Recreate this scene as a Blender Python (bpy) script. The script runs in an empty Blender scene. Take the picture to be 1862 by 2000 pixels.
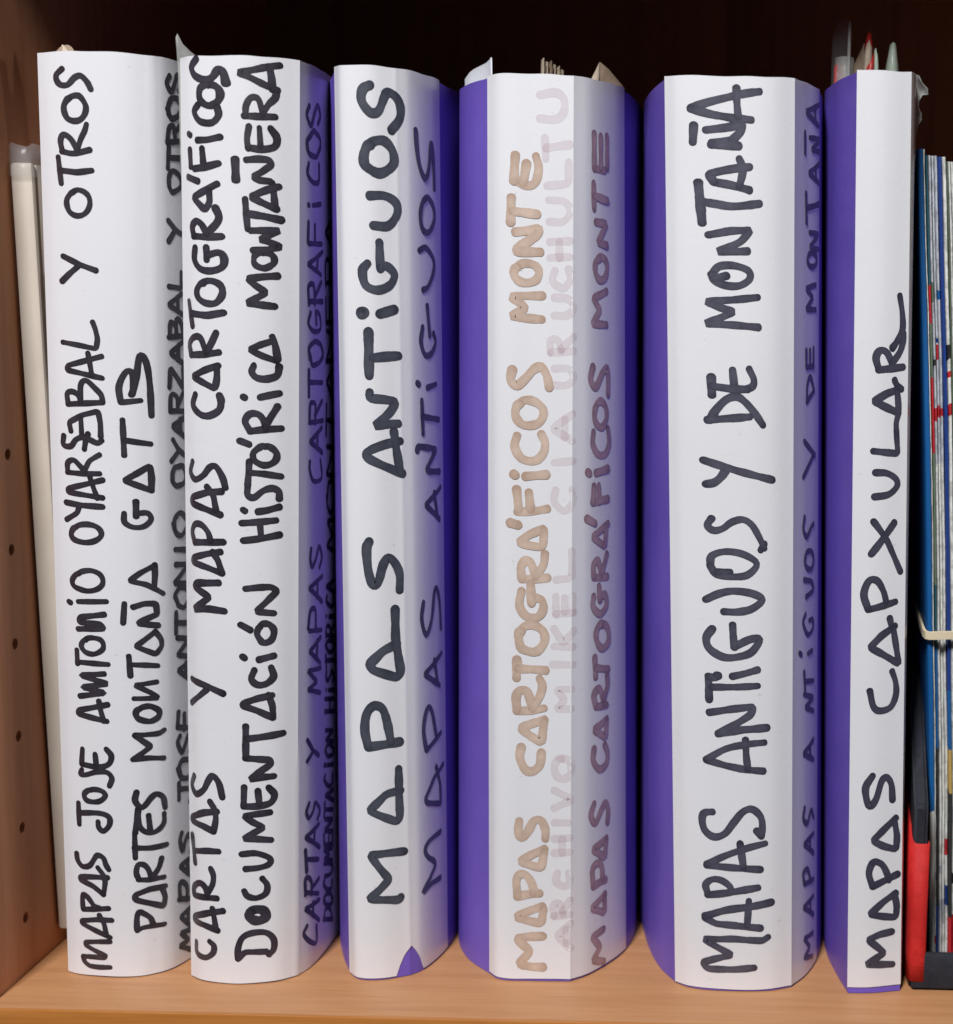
import bpy, bmesh, math, random
from mathutils import Vector, Matrix

# ------------------------------------------------------------------ camera, world, lamps, exposure
scn = bpy.context.scene
COL = scn.collection
PITCH, ROLL = math.radians(7.35), math.radians(1.3)
cam_data = bpy.data.cameras.new("camera")
cam = bpy.data.objects.new("camera", cam_data)
COL.objects.link(cam)
fwd = Vector((0, math.cos(PITCH), -math.sin(PITCH)))
upv = Vector((0, math.sin(PITCH), math.cos(PITCH)))
right = Vector((math.cos(ROLL), 0, 0)) + upv * math.sin(ROLL)
up = Vector((-math.sin(ROLL), 0, 0)) + upv * math.cos(ROLL)
m = Matrix.Identity(4)
for i in range(3):
    m[i][0] = right[i]; m[i][1] = up[i]; m[i][2] = -fwd[i]
m[0][3], m[1][3], m[2][3] = 0.0, -0.55, 0.2466
cam.matrix_world = m
cam_data.sensor_fit = 'VERTICAL'
cam_data.sensor_height = 24.0
cam_data.lens = 37.2
cam_data.shift_x = -569 / 2000
cam_data.clip_start = 0.01
cam_data.clip_end = 20
cam_data.dof.use_dof = True
cam_data.dof.focus_distance = 0.555
cam_data.dof.aperture_fstop = 5.6
scn.camera = cam

world = bpy.data.worlds.new("World")
scn.world = world
world.use_nodes = True
bg = world.node_tree.nodes["Background"]
bg.inputs[0].default_value = (0.93, 0.95, 1.0, 1)
bg.inputs[1].default_value = 0.05

def area(name, loc, target, size, power, color):
    ld = bpy.data.lights.new(name, 'AREA')
    ld.shape = 'RECTANGLE'; ld.size, ld.size_y = size
    ld.energy = power; ld.color = color
    o = bpy.data.objects.new(name, ld)
    o.location = loc
    o.rotation_euler = (Vector(target) - Vector(loc)).to_track_quat('-Z', 'Y').to_euler()
    COL.objects.link(o)
    return o
area("ceiling_lamp", (-0.335, -1.25, 1.58), (-0.1, 0, 0.15), (0.26, 0.35), 49, (0.985, 0.985, 1.0))

scn.view_settings.view_transform = 'Standard'
scn.view_settings.look = 'None'
scn.view_settings.exposure = 0.0
scn.view_settings.gamma = 1.0

# ------------------------------------------------------------------ helpers
RND = random.Random(7)

def link(name, me, mat=None, parent=None):
    o = bpy.data.objects.new(name, me)
    COL.objects.link(o)
    if mat: me.materials.append(mat)
    if parent: o.parent = parent
    return o

def mesh(name, verts, faces, smooth=None):
    me = bpy.data.meshes.new(name)
    me.from_pydata([tuple(v) for v in verts], [], faces)
    me.update()
    bm = bmesh.new(); bm.from_mesh(me)
    bmesh.ops.recalc_face_normals(bm, faces=bm.faces)
    bm.to_mesh(me); bm.free()
    if smooth is not None:
        me.shade_smooth()
        me.set_sharp_from_angle(angle=math.radians(smooth))
    return me

def box(name, lo, hi, mat, parent=None, bevel=0.0, shear=None, seg=2):
    bm = bmesh.new()
    bmesh.ops.create_cube(bm, size=1)
    for v in bm.verts:
        v.co = Vector([lo[i] + (v.co[i] + .5) * (hi[i] - lo[i]) for i in range(3)])
    if bevel:
        bmesh.ops.bevel(bm, geom=list(bm.edges), offset=bevel, segments=seg, affect='EDGES', profile=.5)
    if shear:
        for v in bm.verts: v.co = shear(v.co)
    me = bpy.data.meshes.new(name); bm.to_mesh(me); bm.free()
    if bevel:
        me.shade_smooth(); me.set_sharp_from_angle(angle=math.radians(40))
    return link(name, me, mat, parent)

def root(name, loc, label, cat, group=None):
    o = bpy.data.objects.new(name, None)
    o.empty_display_size = .02
    o.location = loc
    COL.objects.link(o)
    o['label'] = label; o['category'] = cat
    if group: o['group'] = group
    return o

def adopt(parent, *objs):
    for o in objs:
        o.parent = parent
        o.matrix_parent_inverse = Matrix.Translation(-Vector(parent.location))

def nt(name):
    m = bpy.data.materials.new(name); m.use_nodes = True
    n = m.node_tree
    return m, n, n.nodes["Principled BSDF"]

def noise(n, scale, detail=4, rough=.55, stretch=None, coord='Object'):
    tc = n.nodes.new('ShaderNodeTexCoord')
    mp = n.nodes.new('ShaderNodeMapping')
    if stretch: mp.inputs['Scale'].default_value = stretch
    n.links.new(tc.outputs[coord], mp.inputs[0])
    t = n.nodes.new('ShaderNodeTexNoise')
    t.inputs['Scale'].default_value = scale
    t.inputs['Detail'].default_value = detail
    t.inputs['Roughness'].default_value = rough
    n.links.new(mp.outputs[0], t.inputs['Vector'])
    return t.outputs['Fac']

def ramp(n, fac, stops, interp='LINEAR'):
    r = n.nodes.new('ShaderNodeValToRGB')
    r.color_ramp.interpolation = interp
    el = r.color_ramp.elements
    while len(el) < len(stops): el.new(.5)
    for e, (p, c) in zip(el, stops):
        e.position = p; e.color = (*c, 1)
    n.links.new(fac, r.inputs[0])
    return r.outputs[0]

def bump(n, b, fac, strength, dist=.001):
    bp = n.nodes.new('ShaderNodeBump')
    bp.inputs['Strength'].default_value = strength
    bp.inputs['Distance'].default_value = dist
    n.links.new(fac, bp.inputs['Height'])
    n.links.new(bp.outputs[0], b.inputs['Normal'])
    return bp

def simple(name, c1, c2, scale=60, rough=.5, bs=.2, dist=.0005, stretch=None, spec=.4):
    m, n, b = nt(name)
    f = noise(n, scale, stretch=stretch)
    n.links.new(ramp(n, f, [(.3, c1), (.7, c2)]), b.inputs['Base Color'])
    b.inputs['Roughness'].default_value = rough
    b.inputs['Specular IOR Level'].default_value = spec
    if bs:
        f2 = noise(n, scale * 6, stretch=stretch)
        bump(n, b, f2, bs, dist)
    return m

def paper_mat(name, c, dirt):
    m, n, b = nt(name)
    big = noise(n, 14, 3)
    spots = noise(n, 330, 2, .5)
    base = ramp(n, big, [(.3, tuple(v * .965 for v in c)), (.65, c)])
    sp = ramp(n, spots, [(.745, (1, 1, 1)), (.80, dirt)])
    mx = n.nodes.new('ShaderNodeMix'); mx.data_type = 'RGBA'; mx.blend_type = 'MULTIPLY'
    mx.inputs[0].default_value = 1
    n.links.new(base, mx.inputs[6]); n.links.new(sp, mx.inputs[7])
    n.links.new(mx.outputs[2], b.inputs['Base Color'])
    b.inputs['Roughness'].default_value = .55
    b.inputs['Specular IOR Level'].default_value = .4
    b.inputs['Coat Weight'].default_value = .9
    b.inputs['Coat Roughness'].default_value = .22
    w = noise(n, 9, 2, .5, (1, 1, .45))
    b1 = bump(n, b, w, .18, .004)
    # faint handling creases: ridges of a stretched noise
    cr = noise(n, 38, 2, .5, (1, 1, .6))
    s1 = n.nodes.new('ShaderNodeMath'); s1.operation = 'SUBTRACT'; s1.inputs[1].default_value = .5
    s2 = n.nodes.new('ShaderNodeMath'); s2.operation = 'ABSOLUTE'
    s3 = n.nodes.new('ShaderNodeMapRange'); s3.inputs['From Max'].default_value = .02
    n.links.new(cr, s1.inputs[0]); n.links.new(s1.outputs[0], s2.inputs[0]); n.links.new(s2.outputs[0], s3.inputs[0])
    bc_ = n.nodes.new('ShaderNodeBump'); bc_.inputs['Strength'].default_value = .018
    bc_.inputs['Distance'].default_value = .0006
    n.links.new(s3.outputs[0], bc_.inputs['Height']); n.links.new(b1.outputs[0], bc_.inputs['Normal'])
    b1 = bc_
    fine = noise(n, 900, 3)
    b2 = n.nodes.new('ShaderNodeBump'); b2.inputs['Strength'].default_value = .12
    b2.inputs['Distance'].default_value = .0003
    n.links.new(fine, b2.inputs['Height']); n.links.new(b1.outputs[0], b2.inputs['Normal'])
    n.links.new(b2.outputs[0], b.inputs['Normal'])
    return m

def wood(name, dark, mid, light, along='X', rough=.45):
    m, n, b = nt(name)
    st = {'X': (1.2, 22, 22), 'Z': (22, 22, 1.2), 'Y': (22, 1.2, 22)}[along]
    f = noise(n, 9, 6, .6, st)
    st2 = {'X': (6, 160, 160), 'Z': (160, 160, 6), 'Y': (160, 6, 160)}[along]
    g = noise(n, 6, 3, .6, st2)
    a = ramp(n, f, [(.25, dark), (.5, mid), (.75, light)])
    p = ramp(n, g, [(.30, (.88, .85, .82)), (.47, (1, 1, 1))])
    mx = n.nodes.new('ShaderNodeMix'); mx.data_type = 'RGBA'; mx.blend_type = 'MULTIPLY'
    mx.inputs[0].default_value = .8
    n.links.new(a, mx.inputs[6]); n.links.new(p, mx.inputs[7])
    n.links.new(mx.outputs[2], b.inputs['Base Color'])
    b.inputs['Roughness'].default_value = rough
    bump(n, b, g, .12, .0004)
    return m

def ink_mat(name, c1, c2, rough=.5, alpha=1.0):
    """marker ink: c1 where it pools (stroke rims, pen stops), c2 in the body, broken by noise"""
    m, n, b = nt(name)
    at = n.nodes.new('ShaderNodeAttribute'); at.attribute_name = 'pooling'
    f = noise(n, 150, 4, .65)
    ma = n.nodes.new('ShaderNodeMath'); ma.operation = 'MULTIPLY_ADD'; ma.inputs[1].default_value = -.45
    n.links.new(at.outputs['Fac'], ma.inputs[0]); n.links.new(f, ma.inputs[2])
    n.links.new(ramp(n, ma.outputs[0], [(.14, c1), (.50, c2), (.75, tuple(min(.8, v * 1.2 + .006) for v in c2))]), b.inputs['Base Color'])
    b.inputs['Roughness'].default_value = rough
    b.inputs['Specular IOR Level'].default_value = .4
    b.inputs['Coat Weight'].default_value = .9
    b.inputs['Coat Roughness'].default_value = .22
    b.inputs['Alpha'].default_value = alpha
    return m

PAPER = paper_mat("white_wrap_paper", (.775, .772, .80), (.86, .84, .80))
PURPLE = simple("purple_card", (.145, .088, .46), (.175, .11, .54), 22, .42, .15, .0004)
pn = PURPLE.node_tree; pb_ = pn.nodes["Principled BSDF"]
rr_ = ramp(pn, noise(pn, 55, 5, .65, (1, 1, .35)), [(.35, (.34, .34, .34)), (.7, (.52, .52, .52))])
pn.links.new(rr_, pb_.inputs['Roughness'])
PAGES = simple("page_edges", (.62, .60, .56), (.78, .77, .74), 12, .8, .3, .0006, (1, 90, 1))
BEECH = wood("beech_laminate", (.38, .175, .075), (.435, .212, .093), (.48, .245, .113))
PANELW = wood("side_panel_laminate", (.46, .195, .092), (.52, .23, .112), (.58, .26, .13), 'Z', .62)
BACKW = wood("back_panel_laminate", (.28, .115, .065), (.36, .15, .085), (.42, .18, .10), 'Z', .6)
EDGE = wood("edge_band_laminate", (.36, .125, .022), (.44, .165, .033), (.50, .20, .05))
INKS = {
    1: ink_mat("black_marker", (.012, .009, .014), (.032, .026, .038)),
    2: ink_mat("black_marker_thick", (.012, .010, .016), (.036, .030, .044)),
    3: ink_mat("slate_marker", (.026, .030, .046), (.060, .066, .088)),
    4: ink_mat("brown_marker", (.44, .31, .235), (.57, .435, .35)),
    5: ink_mat("grey_marker", (.030, .030, .050), (.070, .068, .098)),
    6: ink_mat("dark_slate_marker", (.024, .024, .044), (.052, .050, .078)),
}
INK4S = ink_mat("brown_marker_shaded", (.25, .15, .17), (.40, .27, .29))  # brown marker again, the side face's purple shade mixed into its colour
GHOST = ink_mat("faded_pink_ink", (.66, .50, .54), (.72, .58, .61), .5, .26)

# ------------------------------------------------------------------ bookcase
bc = root('bookcase', (-.266, 0, 0), 'brown wooden bookcase compartment with beech shelf and drilled side panel', 'bookcase')
X0, X1, ZT, YF, YB = -.2665, .50, .406, -.0265, .30
sh = box('shelf', (X0 + .0001, YF, -.02), (X1, YB, 0), BEECH, bevel=.0008)
eb = box('edge_band', (X0 + .0001, YF - .0016, -.0206), (X1, YF - .0001, -.0004), EDGE, bevel=.0004)
us = box('shelf', (X0 + .0001, YF - .008, ZT), (X1, YB, ZT + .02), BEECH, bevel=.0008)
bp = box('back_panel', (X0 - .03, YB + .00005, -.06), (-.0268, YB + .008, ZT + .06), BACKW, bevel=.0003)
bp2 = box('back_panel', (-.0266, YB + .00005, -.05), (X1, YB + .008, ZT + .06), BACKW, bevel=.0003)
rp = box('side_panel', (X1 + .0001, YF - .004, -.06), (X1 + .018, YB, ZT + .06), PANELW, bevel=.001)
# left side panel with drilled shelf-pin holes
sp = box('side_panel', (X0 - .018, YF - .0012, -.35), (X0, YB, ZT + .20), PANELW, bevel=.001)
cv, cf = [], []
for zc in [.0205 + .0338 * k for k in range(-9, 17)]:
    yc = .0030
    if abs(zc + .01) < .016 or zc > .20: continue
    s = len(cv)
    for k in range(20):
        a = 2 * math.pi * k / 20
        cv.append((X0 + .004, yc + .0021 * math.cos(a), zc + .0021 * math.sin(a)))
        cv.append((X0 - .011, yc + .0021 * math.cos(a), zc + .0021 * math.sin(a)))
    for k in range(20):
        k2 = (k + 1) % 20
        cf.append((s + 2 * k, s + 2 * k + 1, s + 2 * k2 + 1, s + 2 * k2))
    cf.append([s + 2 * k for k in range(20)][::-1]); cf.append([s + 2 * k + 1 for k in range(20)])
cut = link('cutter', mesh('cutter', cv, cf))
md = sp.modifiers.new('holes', 'BOOLEAN'); md.object = cut; md.operation = 'DIFFERENCE'; md.solver = 'EXACT'
dg = bpy.context.evaluated_depsgraph_get()
nm = bpy.data.meshes.new_from_object(sp.evaluated_get(dg))
sp.modifiers.clear(); sp.data = nm
bpy.data.objects.remove(cut)
adopt(bc, sh, us, bp, bp2, rp, sp)
eb.parent = sh

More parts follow.
